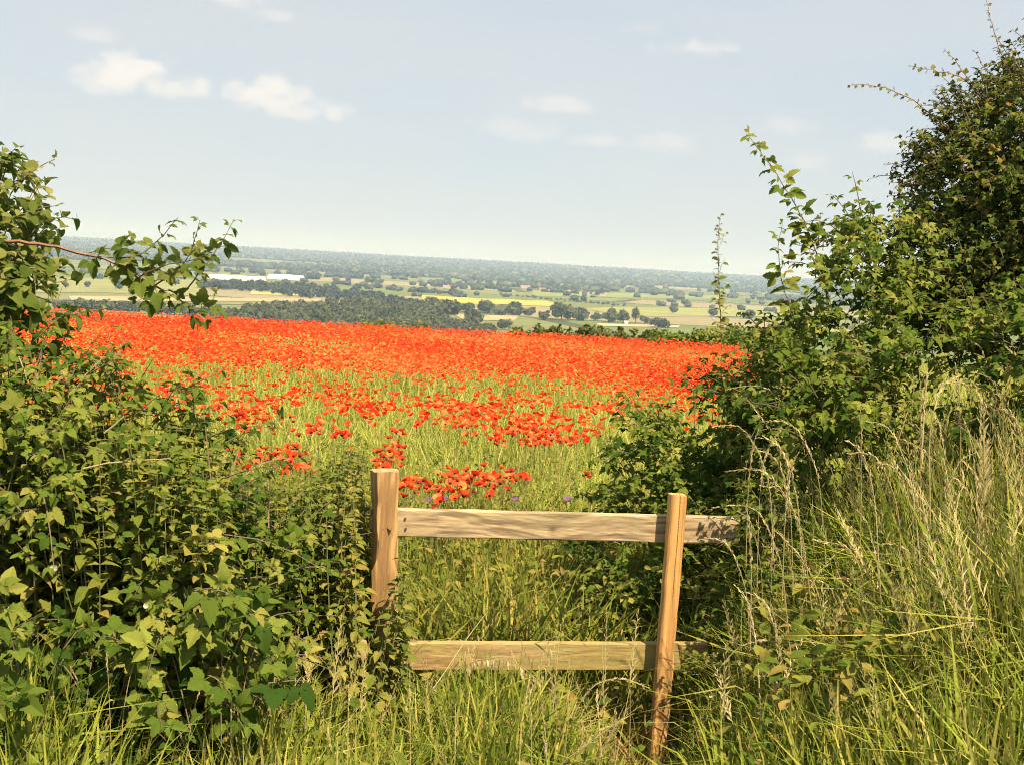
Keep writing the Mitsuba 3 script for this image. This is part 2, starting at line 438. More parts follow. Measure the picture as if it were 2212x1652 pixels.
FAR_TREES = [(933, 664, 30, 22, 'small grey-green tree at the right tip of the dark wood'), (968, 692, 60, 44, 'big dark round tree just right of the wood, beside the pale field'),
             (1022, 702, 44, 36, 'dark pointed tree right of the big round tree'), (1008, 674, 36, 22, 'left tree of the pair standing behind the sandy field'), (1048, 676, 42, 24, 'right tree of the pair standing behind the sandy field'),
             (1112, 681, 46, 25, 'broad tree alone in the middle of the tree row'), (1143, 684, 28, 20, 'pale small tree beside the broad tree of the row'), (1172, 692, 30, 18, 'low bushy tree left of the twin dark trees'),
             (1213, 692, 48, 36, 'taller of the twin dark trees in the row'), (1252, 693, 48, 28, 'lower of the twin dark trees in the row'), (1317, 697, 36, 28, 'tree to the left of the slim upright tree, farther one of two'),
             (1347, 698, 30, 26, 'tree directly left of the slim upright tree'), (1373, 700, 17, 40, 'slim upright tree like a poplar in the row'), (1392, 701, 20, 18, 'little round tree just right of the slim upright tree'),
             (1090, 713, 34, 26, 'grey tree standing nearest behind the dark hedge'), (1425, 708, 40, 26, 'wide tree at the right end of the tree row'), (1453, 678, 18, 17, 'lone round tree in the meadow on the right'),
             (1480, 660, 20, 14, 'tiny lone tree far out in the right meadow'), (142, 621, 14, 14, 'left one of the small trees in the pale field'), (191, 622, 15, 15, 'middle one of the small trees in the pale field'), (258, 626, 26, 18, 'right and widest one of the small trees in the pale field'),
             (1290, 693, 30, 12, 'low bush filling the gap in the tree row'), (1078, 680, 30, 12, 'low bush left of the broad tree'), (1620, 690, 30, 20, 'tree in the meadow near the thin flowering shoot'), (1540, 684, 22, 16, 'small tree behind the thin flowering shoot')]
for i, (x, y, w, h, lab) in enumerate(FAR_TREES):
    key = fresh('tree')
    plain_tree(key, x, y, w, h, seed=i)
    tag(key, lab, 'tree', 'single trees on the plain')
# a line of hedgerow trees in the middle distance, all of a size
for i in range(26):
    x = 1085 + i * 10.5 + rng.uniform(-3, 3)
    y = 640 + (x - 1085) * .088
    key = fresh('hedgerow_tree')
    plain_tree(key, x, y, rng.uniform(6, 13), rng.uniform(5, 9), n=50, seed=300 + i, trunk=False)
    tag(key, 'tiny dark tree in the straight dotted row across the green plain', 'tree', 'dotted row of hedgerow trees')
for i in range(24):
    x = 128 + i * 12.5 + rng.uniform(-4, 4)
    key = fresh('hedgerow_tree')
    plain_tree(key, x, 672 + (x - 128) * .035, rng.uniform(24, 40), rng.uniform(20, 32), n=120, seed=400 + i, trunk=False)
    tag(key, 'grey-green tree in the unbroken row directly behind the left poppies', 'tree', 'unbroken row of trees behind the left poppies')


def wood_mass(key, label, pts, leaf, n, seed):
    g = np.random.default_rng(seed)
    mb = MB()
    for b, W, H in pts:
        P, O, dv = crown_points(b + [0, 0, H * .56], np.array([W, W, H * .46]), n, g, 0, 6)
        mb.add(*scatter(TREE_CLUMP, P, nrm(g.normal(size=(n, 3)) + dv), dv + .3 * g.normal(size=(n, 3)), W * g.uniform(.25, .4, n), np.clip(g.normal(.45, .2, n) + g.normal(0, .18), 0, 1)))
    mb.build(key, leaf)
    tag(key, label, kind='stuff')


def spread(x0, x1, top, low, hpx, n, seed):
    """Trees for a wood whose tops and lowest feet follow two lines measured on the photograph."""
    g = np.random.default_rng(seed)
    out = []
    for _ in range(n):
        x = g.uniform(x0, x1)
        t, l = np.interp(x, *zip(*top)), np.interp(x, *zip(*low))
        b = on_plain(x, t + hpx + max(l - t - hpx, 1) * g.uniform(0, 1) ** 1.3)
        H = hpx * b[1] / FPX * g.uniform(.75, 1.15)
        out.append((b, H * g.uniform(.42, .62), H))
    return out


wood_mass('wood', 'dark grey-green wood just beyond the left half of the poppy field', spread(400, 1060, [(400, 664), (520, 658), (600, 652), (680, 645), (760, 640), (860, 643), (915, 656), (960, 682), (1060, 704)], [(400, 700), (950, 726), (1060, 731)], 27, 370, 21), 'tree_leaf', 110, 5)
wood_mass('wood_001', 'bluish wood behind the dark wood, below the white glasshouses', spread(430, 935, [(430, 604), (520, 605), (600, 607), (680, 612), (760, 623), (840, 634), (935, 655)], [(430, 622), (520, 630), (600, 640), (700, 650), (935, 672)], 18, 300, 22), 'far_leaf', 80, 6)

# far woods: tree crowns scattered over the rising land, with clearings
ICO = trimesh.creation.icosphere(subdivisions=1)


def far_woods():
    g = np.random.default_rng(31)
    n = 42000
    y = 1250 * (9800 / 1250) ** g.uniform(0, 1, n) ** .7
    x = g.uniform(-.48, .48, n) * y
    q = np.stack([x / 700., y / 420., 0 * x], -1)
    dens = nfbm(q, 4, 8)
    hedge = np.abs(nnoise(np.stack([x / 420. + y / 900., y / 240., 0 * x], -1), 12) - .5) < np.interp(y, [1250, 2600], [.012, .03])
    keep = ((dens > np.interp(y, [2300, 2600, 3300, 4200, 9800], [2, .72, .58, .45, .39])) & (y > 2300)) | (hedge & (g.uniform(size=n) < .5))
    x, y = x[keep], y[keep]
    n = len(x)
    k = np.interp(y, [1250, 3000], [.3, 1.])
    H, W = g.uniform(9, 17, n) * k, g.uniform(6, 13, n) * k
    ico = trimesh.creation.icosahedron()
    v = np.array(ico.vertices)
    V = v[None] * (1 + g.uniform(-.3, .3, (n, len(v), 1))) * np.stack([W, W, H * .55], 1)[:, None] + np.stack([x, y, ground_z(x, y) + H * .4], 1)[:, None]
    Fc = np.array(ico.faces)[None] + (np.arange(n) * len(v))[:, None, None]
    U = np.clip(g.normal(.5, .3, n), 0, 1)
    uv = np.stack([np.repeat(U[:, None], len(v), 1), np.zeros((n, len(v)))], -1)
    MB().add(V.reshape(-1, 3), Fc.reshape(-1, 3), uv.reshape(-1, 2)).build('far_woods', 'far_leaf')
    tag('far_woods', 'hazy blue woods covering the far side of the plain up to the skyline', kind='stuff')


far_woods()

# white glasshouses and a few farm buildings on the plain
scene['white_sheet'] = {'type': 'twosided', 'bsdf': {'type': 'principled', 'base_color': {'type': 'rgb', 'value': [.8, .8, .78]}, 'roughness': .4}}
scene['brick_wall'] = {'type': 'twosided', 'bsdf': {'type': 'diffuse', 'reflectance': {'type': 'rgb', 'value': [.45, .34, .26]}}}
scene['roof_tile'] = {'type': 'twosided', 'bsdf': {'type': 'diffuse', 'reflectance': {'type': 'rgb', 'value': [.36, .2, .13]}}}
scene['pale_wall'] = {'type': 'twosided', 'bsdf': {'type': 'diffuse', 'reflectance': {'type': 'rgb', 'value': [.7, .66, .58]}}}


def house(name, x, y, w, h, label, cat, wall, roof, depth=9., bays=1, group=None):
    key = fresh(name)
    b = on_plain(x, y)
    s = b[1] / FPX
    W, H = w * s, h * s
    tag(key, label, cat, group)
    b[2] = -40.2
    bx = trimesh.creation.box([W, depth, H * .55])
    bx.apply_translation(b + [0, 0, H * .275])
    scene[key + '__wall'] = mikit.ply(bx, wall)
    mb = MB()
    bw = W / bays
    for k in range(bays):
        x0 = b[0] - W / 2 + k * bw
        y0, y1, z0, z1 = b[1] - depth / 2 - .3, b[1] + depth / 2 + .3, b[2] + H * .55, b[2] + H
        ov = .3 if bays == 1 else .0
        if bays == 1:
            v = [[x0 - ov, y0, z0], [x0 + bw + ov, y0, z0], [x0 + bw + ov, y1, z0], [x0 - ov, y1, z0], [x0 - ov, b[1], z1], [x0 + bw + ov, b[1], z1]]
            f = [[0, 1, 5], [0, 5, 4], [2, 3, 4], [2, 4, 5], [0, 4, 3], [1, 2, 5], [0, 3, 2], [0, 2, 1]]
        else:
            v = [[x0, y0, z0], [x0 + bw, y0, z0], [x0 + bw, y1, z0], [x0, y1, z0], [x0 + bw / 2, y0, z1], [x0 + bw / 2, y1, z1]]
            f = [[0, 1, 4], [1, 2, 5], [1, 5, 4], [2, 3, 5], [3, 0, 4], [3, 4, 5], [0, 3, 2], [0, 2, 1]]
        mb.add(v, f)
    mb.build(key + '__roof', roof)


house('glasshouse', 512, 605, 108, 9, 'long white glasshouse standing left of the gap, its left end fading to beige', 'glasshouse', 'white_sheet', 'white_sheet', 60., 14, 'white glasshouses on the plain')
house('glasshouse', 618, 604, 66, 10, 'shorter bright white glasshouse, right one of the two', 'glasshouse', 'white_sheet', 'white_sheet', 60., 9, 'white glasshouses on the plain')
for x, y, w, h, lab in [(1135, 624, 20, 7, 'long farm barn with a reddish roof, left of the far hamlet'), (1172, 629, 14, 7, 'small red-roofed house, second of the far hamlet'), (1195, 632, 26, 6, 'low long red-roofed barn in the middle of the far hamlet'),
                        (1235, 634, 16, 7, 'red-roofed house right of the low long barn'), (1262, 637, 22, 6, 'wide red-roofed house at the right end of the far hamlet'), (965, 623, 16, 6, 'small reddish house above the yellow crop strip'), (1302, 640, 13, 5, 'lone little house right of the far hamlet')]:
    house('farmhouse', x, y, w, h, lab, 'house', 'brick_wall', 'roof_tile', 9, 1, 'houses of the far hamlet')
house('farmhouse', 1352, 700, 7, 7, 'white cottage gable between the trees of the row', 'house', 'pale_wall', 'pale_wall', 7.)

# ------------------------------------------------------------------ hedge along the far end of the field
def hedge(key, label, runs, leaf, n_per_m, size, seed, cat='hedge'):
    """runs: (x, y of the top, d, width, height) bumps in photograph measure."""
    g = np.random.default_rng(seed)
    mb = MB()
    for x, y, d, w, h in runs:
        top = at(x, y, d)
        s = d / FPX
        W = w * s / 2
        gz = float(ground_z(top[0], top[1]))
        H = max(h * s, .8)
        z0 = max(gz, top[2] - max(H, 1.2) * 1.6)
        c = np.array([top[0], top[1], (z0 + top[2]) / 2])
        r = np.array([W, max(W * .8, .5), (top[2] - z0) / 2])
        n = int(n_per_m * W * r[2]) + 30
        P, O, dv = crown_points(c, r, n, g, 0, 9)
        mb.add(*scatter(ROUND, P, nrm(g.normal(size=(n, 3)) + dv * .6), dv + np.array([0, 0, .5]) + .6 * g.normal(size=(n, 3)), size * g.uniform(.7, 1.4, n), np.clip(g.normal(.45, .25, n) + g.normal(0, .15), 0, 1)))
        for t in range(3):
            b = np.array([c[0] + g.uniform(-.5, .5) * W, c[1], gz - .1])
            mb.add(*tubes(np.array([b, (b + c) / 2 + g.normal(0, .1, 3), c + [g.normal(0, .2) * W, 0, r[2] * .4]]), [.04, .03, .012], 4))
    mb.build(key + '__foliage', leaf)
    tag(key, label, cat)
    tag(key + '__foliage', kind='stuff')


hedge('hedge', 'dark olive hedge along the far edge of the poppies, right of centre', [(1130 + i * 27 + rng.uniform(-8, 8), 696 + rng.uniform(-5, 5) + i * .9, 72 + rng.uniform(-4, 4), rng.uniform(38, 60), 60) for i in range(12)], 'hedge_leaf', 900, .16, 41)
hedge('hedge_001', 'yellowish olive shrubs at the crest in front of the dark wood', [(800 + i * 24 + rng.uniform(-6, 6), 678 + rng.uniform(-2, 4) + i * 3.2, 66, rng.uniform(36, 50), 50) for i in range(6)], 'nettle_leaf', 900, .14, 42)
hedge('hedge_002', 'leafy green hedge running back along the right side of the field', [(1440 + i * 24 + rng.uniform(-8, 8), 708 - i * 1.2 + rng.uniform(-8, 6), 53 if i < 6 else 50 - (i - 6) * 4, rng.uniform(50, 80), 60) for i in range(13)], 'bramble_leaf', 1100, .11, 43)

# ------------------------------------------------------------------ field: grass, poppies
def grass_patch(key, P, H, bsdf, label, U=None, lean=.25, wid=1., g=rng, leanD=None):
    n = len(P)
    up = np.array([0, 0, 1.]) + np.clip(g.normal(0, lean, (n, 3)), -.75, .75) * [1, 1, .2]
    if leanD is not None:
        up = up + leanD
    a = g.uniform(0, 2 * np.pi, n)
    N = np.stack([np.cos(a), np.sin(a), 0 * a], 1)
    U = g.uniform(0, 1, n) ** 1.2 if U is None else U
    k = g.integers(0, len(BLADES), n)
    mb = MB()
    for i, t in enumerate(BLADES):
        m = k == i
        S = np.stack([H[m] ** .3 * wid * g.uniform(.35, 1., m.sum()), H[m], H[m]], 1)
        mb.add(*scatter(t, P[m], up[m], N[m], S, U[m]))
    mb.build(key, bsdf)
    tag(key, label, kind='stuff')


def field_points(n, d0, d1, g, half=.46, pw=1.):
    u = g.uniform(0, 1, n)
    d = (d0 ** (1 - pw) + u * (d1 ** (1 - pw) - d0 ** (1 - pw))) ** (1 / (1 - pw)) if pw != 1 else d0 * (d1 / d0) ** u
    x = g.uniform(-half, half, n) * (d + 1.5)
    return np.stack([x, d, ground_z(x, d)], 1)


g = np.random.default_rng(51)
P = field_points(70000, 7.6, 54, g, .44)
H = g.uniform(.38, .62, len(P)) * (1 - .18 * sm(22, 32, P[:, 1])) * (.85 + .3 * nfbm(np.stack([P[:, 0] * .7, P[:, 1] * .7, 0 * P[:, 0]], -1), 3, 2))
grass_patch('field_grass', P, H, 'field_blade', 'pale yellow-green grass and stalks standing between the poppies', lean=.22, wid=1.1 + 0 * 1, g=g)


def petal(n=3, m=2):
    u, t = np.meshgrid(np.linspace(-1, 1, n + 1), np.linspace(0, 1, m + 1))
    a = u * .95
    r = .12 + .88 * t
    x, y = r * np.sin(a) * (.5 + .5 * t), r * np.cos(a) * .9
    z = .8 * t ** 1.3 * (1 - .35 * np.abs(u)) + .16 * np.sin(u * 7) * t
    v = np.stack([x, y, z], -1).reshape(-1, 3)
    f = []
    for j in range(m):
        for i in range(n):
            q = j * (n + 1) + i
            f += [[q, q + 1, q + n + 2], [q, q + n + 2, q + n + 1]]
    return clean(v, f, t.ravel())


def flower(n, m):
    # z is the flower's axis here; the petals open around it
    return joined(*[turned(petal(n, m), k * math.pi / 2, 1. - .12 * (k % 2)) for k in range(4)])


FLOWER, FLOWER_FAR = flower(4, 2), flower(1, 1)
# scatter() takes y as the axis: swap so that the flower's axis lies along D
ax = lambda t: (t[0][:, [0, 2, 1]], t[1][:, ::-1], t[2])
FLOWER, FLOWER_FAR = ax(FLOWER), ax(FLOWER_FAR)

ico = trimesh.creation.icosphere(subdivisions=1)
HEART = (np.array(ico.vertices), np.array(ico.faces), np.zeros(len(ico.vertices)))
scene['poppy_heart'] = {'type': 'diffuse', 'reflectance': {'type': 'rgb', 'value': [.02, .018, .02]}}
CLUSTERS = [  # x, y, half-width, half-height, how many, what it is called
    (840, 985, 40, 34, 26, 'rising behind the top of the left post'), (880, 1050, 26, 14, 9, 'showing right of the left post top'), (975, 1060, 66, 30, 22, 'just above the left half of the top rail'),
    (1060, 1030, 90, 16, 26, 'in the loose line above the top rail'), (600, 985, 60, 24, 22, 'in the small patch over the nettles'), (655, 1012, 30, 12, 8, 'at the low end of the patch over the nettles'),
    (540, 890, 65, 34, 44, 'in the dense patch beside the left hedge'), (800, 880, 75, 26, 44, 'in the middle patch left of centre'), (740, 850, 80, 30, 26, 'scattered behind the middle patch'),
    (1020, 895, 70, 26, 52, 'in the deep red patch in the middle of the field'), (950, 875, 60, 10, 16, 'leading left from the deep red patch'), (1140, 925, 34, 28, 26, 'in the red patch right of the deep red patch'), (1200, 940, 80, 20, 24, 'in the orange patch towards the right bramble'),
    (1300, 880, 34, 10, 12, 'in the little row near the right bramble'), (1120, 860, 70, 18, 24, 'in the thin drift behind the deep red patch'), (1262, 1027, 10, 5, 2, 'alone beside the right bramble'), (740, 938, 16, 7, 5, 'in the tiny patch left of centre'),
    (1520, 905, 20, 8, 5, 'glimpsed through the right bramble'), (360, 845, 30, 10, 10, 'in front of the grass by the left hedge'), (1075, 945, 16, 10, 6, 'below the deep red patch'), (680, 925, 20, 8, 4, 'near the purple flower')]
g = np.random.default_rng(61)
near = []
for x, y, rw, rh, n, lab in CLUSTERS:
    for _ in range(int(n * (2.7 if y < 950 else 1.8))):
        a, r = g.uniform(0, 2 * np.pi), math.sqrt(g.uniform())
        h = g.uniform(.46, .68)
        p = on_field(x + rw * .62 * g.normal(), y + rh * .62 * g.normal(), h)
        near.append((p, h, lab))
PU = lambda n: np.clip(g.normal(.5, .28, n), 0, 1)
order = sorted(range(len(near)), key=lambda i: near[i][0][1])
rest = []
for i in order:
    p, h, lab = near[i]
    D = nrm(np.array([g.normal(0, .5), -.12 + g.normal(0, .5), 1.]))
    S = g.uniform(.021, .033)
    if len([k for k in labels if k.startswith('poppy')]) >= 300:
        rest.append((p, D, S))
        continue
    key = fresh('poppy') if False else ('poppy' if i == order[0] else f'poppy_{order.index(i):03d}')
    u = PU(1)
    MB().add(*scatter(FLOWER, p[None], D[None], np.array([[g.normal(), g.normal(), .1]]), [S], u)).build(key + '__flower', 'poppy_petal')
    MB().add(*scatter(HEART, (p + D * S * .12)[None], D[None], np.array([[.2, .3, .1]]), [S * .3], [.5])).build(key + '__heart', 'poppy_heart')
    b = np.array([p[0] + g.normal(0, .05), p[1] + g.normal(0, .05), float(ground_z(p[0], p[1]))])
    MB().add(*tubes(np.array([b, (b + p) / 2 + g.normal(0, .015, 3), p - D * .01]), [.0025, .002, .0018], 3)).build(key + '__stem', 'stem_green')
    tag(key, 'red poppy ' + lab, 'poppy', 'poppies in the near part of the field')

# the rest of the poppies: dense towards the far end of the field, thin towards the near end
n = 115000
P = field_points(n, 9., 47.5, g, .45, .3)
px, py, _ = project(P + [0, 0, .55])
rel = py - (572 + (px - 1106) * .0557)                    # how far below eye level
lump = nfbm(np.stack([P[:, 0] * .35, P[:, 1] * .22, 0 * P[:, 0]], -1), 4, 17)
dens = sm(15.5, 22., P[:, 1] + 9 * (lump - .5) + .12 * P[:, 0] * (P[:, 0] < 0)) * (1 - .75 * sm(41, 46, P[:, 1] - .0 * P[:, 0]) * sm(-2, 6, P[:, 0]))
dens = np.maximum(dens * np.clip(.55 + 2.4 * (nfbm(np.stack([P[:, 0] * .6 + 9, P[:, 1] * .25, 0 * P[:, 0]], -1), 4, 3) - .42), .15 + .5 * sm(28, 36, P[:, 1]), 1), (.01 + .2 * sm(.54, .76, nfbm(np.stack([P[:, 0] * .8, P[:, 1] * .45, 0 * P[:, 0] + 3], -1), 3, 23))) * (P[:, 1] > 9.5))
keep = (g.uniform(size=n) < dens) & (px < 1625 + 25 * lump)
P = P[keep]
n = len(P)
h = g.uniform(.46, .68, n)
D = nrm(np.stack([g.normal(0, .5, n), -.2 + g.normal(0, .5, n), np.ones(n)], 1))
tone = nfbm(np.stack([P[:, 0] * .25, P[:, 1] * .1, 0 * P[:, 0]], -1), 3, 5)
U = np.clip(g.normal(.47, .27, n) + (tone - .5) * 1.2 * (P[:, 1] < 40), 0, 1)
mb = MB()
mb.add(*scatter(FLOWER_FAR, P + np.stack([0 * h, 0 * h, h], 1), D, g.normal(size=(n, 3)), g.uniform(.028, .042, n) * (1 + .15 * sm(26, 40, P[:, 1])), U))
if rest:
    Pr, Dr, Sr = (np.array([r[k] for r in rest]) for k in range(3))
    mb.add(*scatter(FLOWER, Pr, Dr, g.normal(size=(len(Pr), 3)), Sr, PU(len(Pr))))
mb.build('poppies', 'poppy_petal')
tag('poppies', 'sheet of countless red poppies across the far part of the field', kind='stuff')

# ------------------------------------------------------------------ fence: two posts, two rails
FN = nrm(np.array([.15, -1, 0.]))            # towards the camera
FX = np.array([-FN[1], FN[0], 0.])           # along the rails


def beam(a, b, w, t, side, n=14, warp=.004, seed=0, rough=.0015, chamfer=.006):
    """A sawn beam from a to b: w along `side`, t along the third axis; chamfered, a little warped."""
    g = np.random.default_rng(seed)
    D = nrm(b - a)
    S = nrm(side - (side @ D) * D)
    Z = np.cross(D, S)
    c = chamfer
    ring = np.array([[-w / 2 + c, -t / 2], [w / 2 - c, -t / 2], [w / 2, -t / 2 + c], [w / 2, t / 2 - c], [w / 2 - c, t / 2], [-w / 2 + c, t / 2], [-w / 2, t / 2 - c], [-w / 2, -t / 2 + c]])
    L = np.linalg.norm(b - a)
    v = []
    u = np.linspace(0, 1, n + 1)
    u[1], u[-2] = .004 / L, 1 - .004 / L
    ph = g.uniform(0, 6, 4)
    for i, s in enumerate(u):
        k = .9 if i in (0, n) else 1.
        off = S * warp * math.sin(3 * s + ph[0]) + Z * warp * math.sin(4 * s + ph[1])
        for q in ring:
            e = g.normal(0, rough, 2)
            v.append(a + D * (s * L) + off + S * (q[0] * k + e[0]) + Z * (q[1] * k + e[1]))
    v = np.array(v)
    f = []
    for i in range(n):
        for j in range(8):
            p, q, r, s = i * 8 + j, i * 8 + (j + 1) % 8, (i + 1) * 8 + (j + 1) % 8, (i + 1) * 8 + j
            f += [[p, q, r], [p, r, s]]
    v = np.vstack([v, v[:8].mean(0), v[-8:].mean(0)])
    m = len(v) - 2
    for j in range(8):
        f += [[m, (j + 1) % 8, j], [m + 1, n * 8 + j, n * 8 + (j + 1) % 8]]
    return v, np.array(f)


def put_beam(key, bsdf, *a, **k):
    v, f = beam(*a, **k)
    tm = trimesh.Trimesh(v, f, process=False)
    tm.fix_normals()
    scene[key] = mikit.ply(tm, bsdf, smooth=25)


tag('fence', 'weathered timber fence section with two posts and two rails filling the hedge gap', 'fence')
PW = 60 / FPX * 5.02
a, b = fence_pt(833, 1014), fence_pt(827, 1400)
put_beam('fence__post', 'post_wood', b + (b - a) * 1.05, a, PW * .92, .09, FX, 26, .006, 3, .0032, .018)
tag('fence__post', 'broad rough left post half hidden by nettles')
s = 5.2
a, b = fence_pt(1456, 1062), fence_pt(1410, 1640)
a, b = a + FN * .045, b + FN * .045
ca, cb = fence_pt(1457, 1075) + FN * .08, fence_pt(1442, 1290) + FN * .08
wood('split_post_wood', (.58, .34, .12), (.38, .21, .075), (.48, .29, .13), 2, .9, 0, 4.7, ((float(ca[0]), float(ca[2])), (float(cb[0]), float(cb[2]))))
put_beam('fence__post_001', 'split_post_wood', b + (b - a) * .15, a, 35 / FPX * 5.15, .055, FX, 22, .003, 4, .001, .006)
tag('fence__post_001', 'slim orange-brown right post leaning to the right')
# the rails run behind the posts
back = -FN * .028
for key, bsdf, p0, p1, q0, q1, sd in [('fence__rail', 'rail_wood', (800, 1096), (1600, 1121), (800, 1159), (1600, 1175), 5), ('fence__rail_001', 'low_rail_wood', (745, 1388), (1530, 1391), (745, 1447), (1530, 1449), 6)]:
    t0, t1, b0, b1 = (fence_pt(*q) for q in (p0, p1, q0, q1))
    v = (b0 - t0)
    put_beam(key, bsdf, (t0 + b0) / 2 + back, (t1 + b1) / 2 + back, .5 * (np.linalg.norm(t0 - b0) + np.linalg.norm(t1 - b1)), .038, np.array([0, 0, 1.]), 26, .002, sd, .0007, .004)
for q, (x, y) in enumerate([(876, 1120), (877, 1142), (886, 1408), (885, 1432)]):
    nl = trimesh.creation.cylinder(.0045, .006, sections=10)
    nl.apply_transform(trimesh.geometry.align_vectors([0, 0, 1], FN))
    nl.apply_translation(fence_pt(x, y) + FN * (-.028 + .0205))
    scene['fence__nail' if q == 0 else f'fence__nail_{q:03d}'] = mikit.ply(nl, 'nail_steel')
tag('fence__rail', 'greyish top rail with wavy grain')
tag('fence__rail_001', 'olive-stained lower rail')

# ------------------------------------------------------------------ bushes
BUSHES = {}


class Bush:
    def __init__(self, key, label, cat, leaf, stem='stem_green', seed=0, parts=260, group=None):
        self.key, self.leaf, self.stem, self.g, self.parts = key, leaf, stem, np.random.default_rng(seed), parts
        self.leaves, self.stems = [], []            # leaves: (fine template, coarse template, P, D, N, S, U)
        tag(key, label, cat, group)
        BUSHES[key] = self

    def put(self, fine, coarse, P, D, N, S, U):
        if len(P):
            self.leaves.append((fine, coarse, np.asarray(P), nrm(D), nrm(N), np.asarray(S), np.asarray(U)))

    def sprigs(self, blobs, n, fine, coarse, size, L=(.1, .28), k=7, upb=.5, ubias=.45, keepz=.02, shell=(.72, 1.12), opp=False, sprd=.9, thick=.0022, gap=.35):
        """Leafy twigs that grow outwards near the surface of the blobs (x, y, d, half-width, half-height in photograph measure, depth in metres)."""
        g = self.g
        B = []
        for x, y, d, w, h, dp in blobs:
            s = d / FPX
            B.append((at(x, y, d), np.array([w * s, dp, h * s])))
        area = np.array([r[0] * r[2] + r[1] * r[2] + r[0] * r[1] for c, r in B])
        kk = g.choice(len(B), n, p=area / area.sum())
        C, R = np.array([B[i][0] for i in kk]), np.array([B[i][1] for i in kk])
        dv = nrm(g.normal(size=(n, 3)) + np.array([0, -.35, .15]))
        lump = nfbm(C * 1.1 + dv * 2.2, 3, 7)
        rad = g.uniform(*shell, n) * (.72 + .56 * lump)
        O = C + dv * R * rad[:, None]
        inner = np.zeros(n, bool)
        for c, r in B:
            inner |= (((O - c) / r) ** 2).sum(1) < .42
        hole = nfbm(O * 3.6, 3, 19) < gap
        ok = (O[:, 2] > ground_z(O[:, 0], O[:, 1]) + keepz) & ~inner & ~hole
        O, dv, n = O[ok], dv[ok], int(ok.sum())
        G = nrm(dv + np.array([0, 0, upb]) + g.normal(0, .45, (n, 3)))
        Ls = g.uniform(*L, n)
        t = np.linspace(0, 1, 4)
        droop = g.uniform(.0, .5, n)
        line = O[:, None] + G[:, None] * (Ls[:, None] * t)[..., None] - np.array([0, 0, 1.]) * (droop[:, None] * Ls[:, None] * t ** 2)[..., None]
        self.stems.append(tubes(line, thick * np.array([1.2, 1., .8, .4]), 3, g.uniform(0, 1, n)))
        U0 = np.clip(g.normal(ubias, .2, n), 0, 1)
        for j in range(k):
            m = g.uniform(size=n) < .92
            tt = (j + .6) / k
            p = O + G * (Ls * tt)[:, None] - np.array([0, 0, 1.]) * (droop * Ls * tt ** 2)[:, None]
            a = (j * (math.pi if opp else 2.4) + (j // 2) * (1.57 if opp else 0)) + g.uniform(0, .8, n)
            e1 = nrm(np.cross(G, [0.13, .21, 1.]))
            e2 = np.cross(G, e1)
            out = e1 * np.cos(a)[:, None] + e2 * np.sin(a)[:, None]
            D = nrm(out * sprd + G * .55 + np.array([0, 0, -.12]) + g.normal(0, .2, (n, 3)))
            N = np.array([0, 0, 1.]) + .45 * G + .25 * dv + np.array([.1, -.25, 0]) + g.normal(0, .3, (n, 3))
            S = (size * g.uniform(.55, 1.3, n) * (1.08 - .45 * tt))[:, None] * g.uniform([.75, .88, .2], [1.12, 1.1, 2.6], (n, 3))
            self.put(fine, coarse, p[m], D[m], N[m], S[m], np.clip(U0 + g.normal(0, .16, n), 0, 1)[m])

    def uprights(self, spots, fine, coarse, size, pitch=.045, stem_r=.003):
        """Nettle-like stems: (foot, top) pairs, toothed leaves in crossed pairs."""
        g = self.g
        for b, tp, U0 in spots:
            Lh = np.linalg.norm(tp - b)
            n = max(4, int(Lh * .75 / pitch))
            t = np.linspace(0, 1, 6)
            mid = g.normal(0, .03, 3)
            f = lambda s: b + (tp - b) * s[:, None] + mid * np.sin(np.pi * s)[:, None]
            self.stems.append(tubes(f(t)[None], stem_r * np.linspace(1.2, .5, 6), 3, [g.uniform(0, .6)]))
            s = np.linspace(.25, 1, n)
            p = f(s)
            for sd in (0, math.pi):
                a = np.arange(n) * 1.57 + sd + g.uniform(0, 6) * 0 + g.normal(0, .25, n)
                D = np.stack([np.cos(a), np.sin(a), -.25 + .7 * (s - .4)], 1) + g.normal(0, .12, (n, 3))
                self.put(fine, coarse, p, D, np.array([0, 0, 1.]) + g.normal(0, .25, (n, 3)) + np.array([0, -.2, 0]), size * g.uniform(.75, 1.15, n) * (1.15 - .7 * s ** 2), np.clip(g.normal(U0, .15, n), 0, 1))

    def cane(self, pts, d, r0, fine, coarse, size, every=.05, side=True, U0=.5, name=None, stem=None, spread=1., start=.1, lens=.0):
        """A long arching cane through photograph points at depth d (one number or one per point), leaves set alternately along it. With a name it is a part of its own."""
        g = self.g
        ds = np.broadcast_to(d, (len(pts),))
        K = np.array([at(x, y, dd) for (x, y), dd in zip(pts, ds)])
        cum = np.concatenate([[0], np.cumsum(np.linalg.norm(np.diff(K, axis=0), axis=1))])
        m = max(8, int(cum[-1] / .03))
        s = np.linspace(0, cum[-1], m)
        C = np.stack([np.interp(s, cum, K[:, i]) for i in range(3)], 1)
        for _ in range(3):
            C[1:-1] = (C[:-2] + 2 * C[1:-1] + C[2:]) / 4
        C[1:-1] += g.normal(0, .002, (m - 2, 3))
        tb = tubes(C[None], r0 * np.linspace(1, .35, m), 5, [g.uniform()])
        n = int(cum[-1] * (1 - start) / every)
        tt = np.sort(np.clip(np.linspace(start, 1, n) + g.normal(0, .3 / max(n, 1), n), start, 1))
        p = np.stack([np.interp(tt * cum[-1], s, C[:, i]) for i in range(3)], 1)
        tg = nrm(np.stack([np.interp(tt * cum[-1], s, np.gradient(C[:, i])) for i in range(3)], 1))
        a = np.arange(n) * 2.4 + g.uniform(0, 6)
        e1 = nrm(np.cross(tg, [.1, 1., .2])); e2 = np.cross(tg, e1)
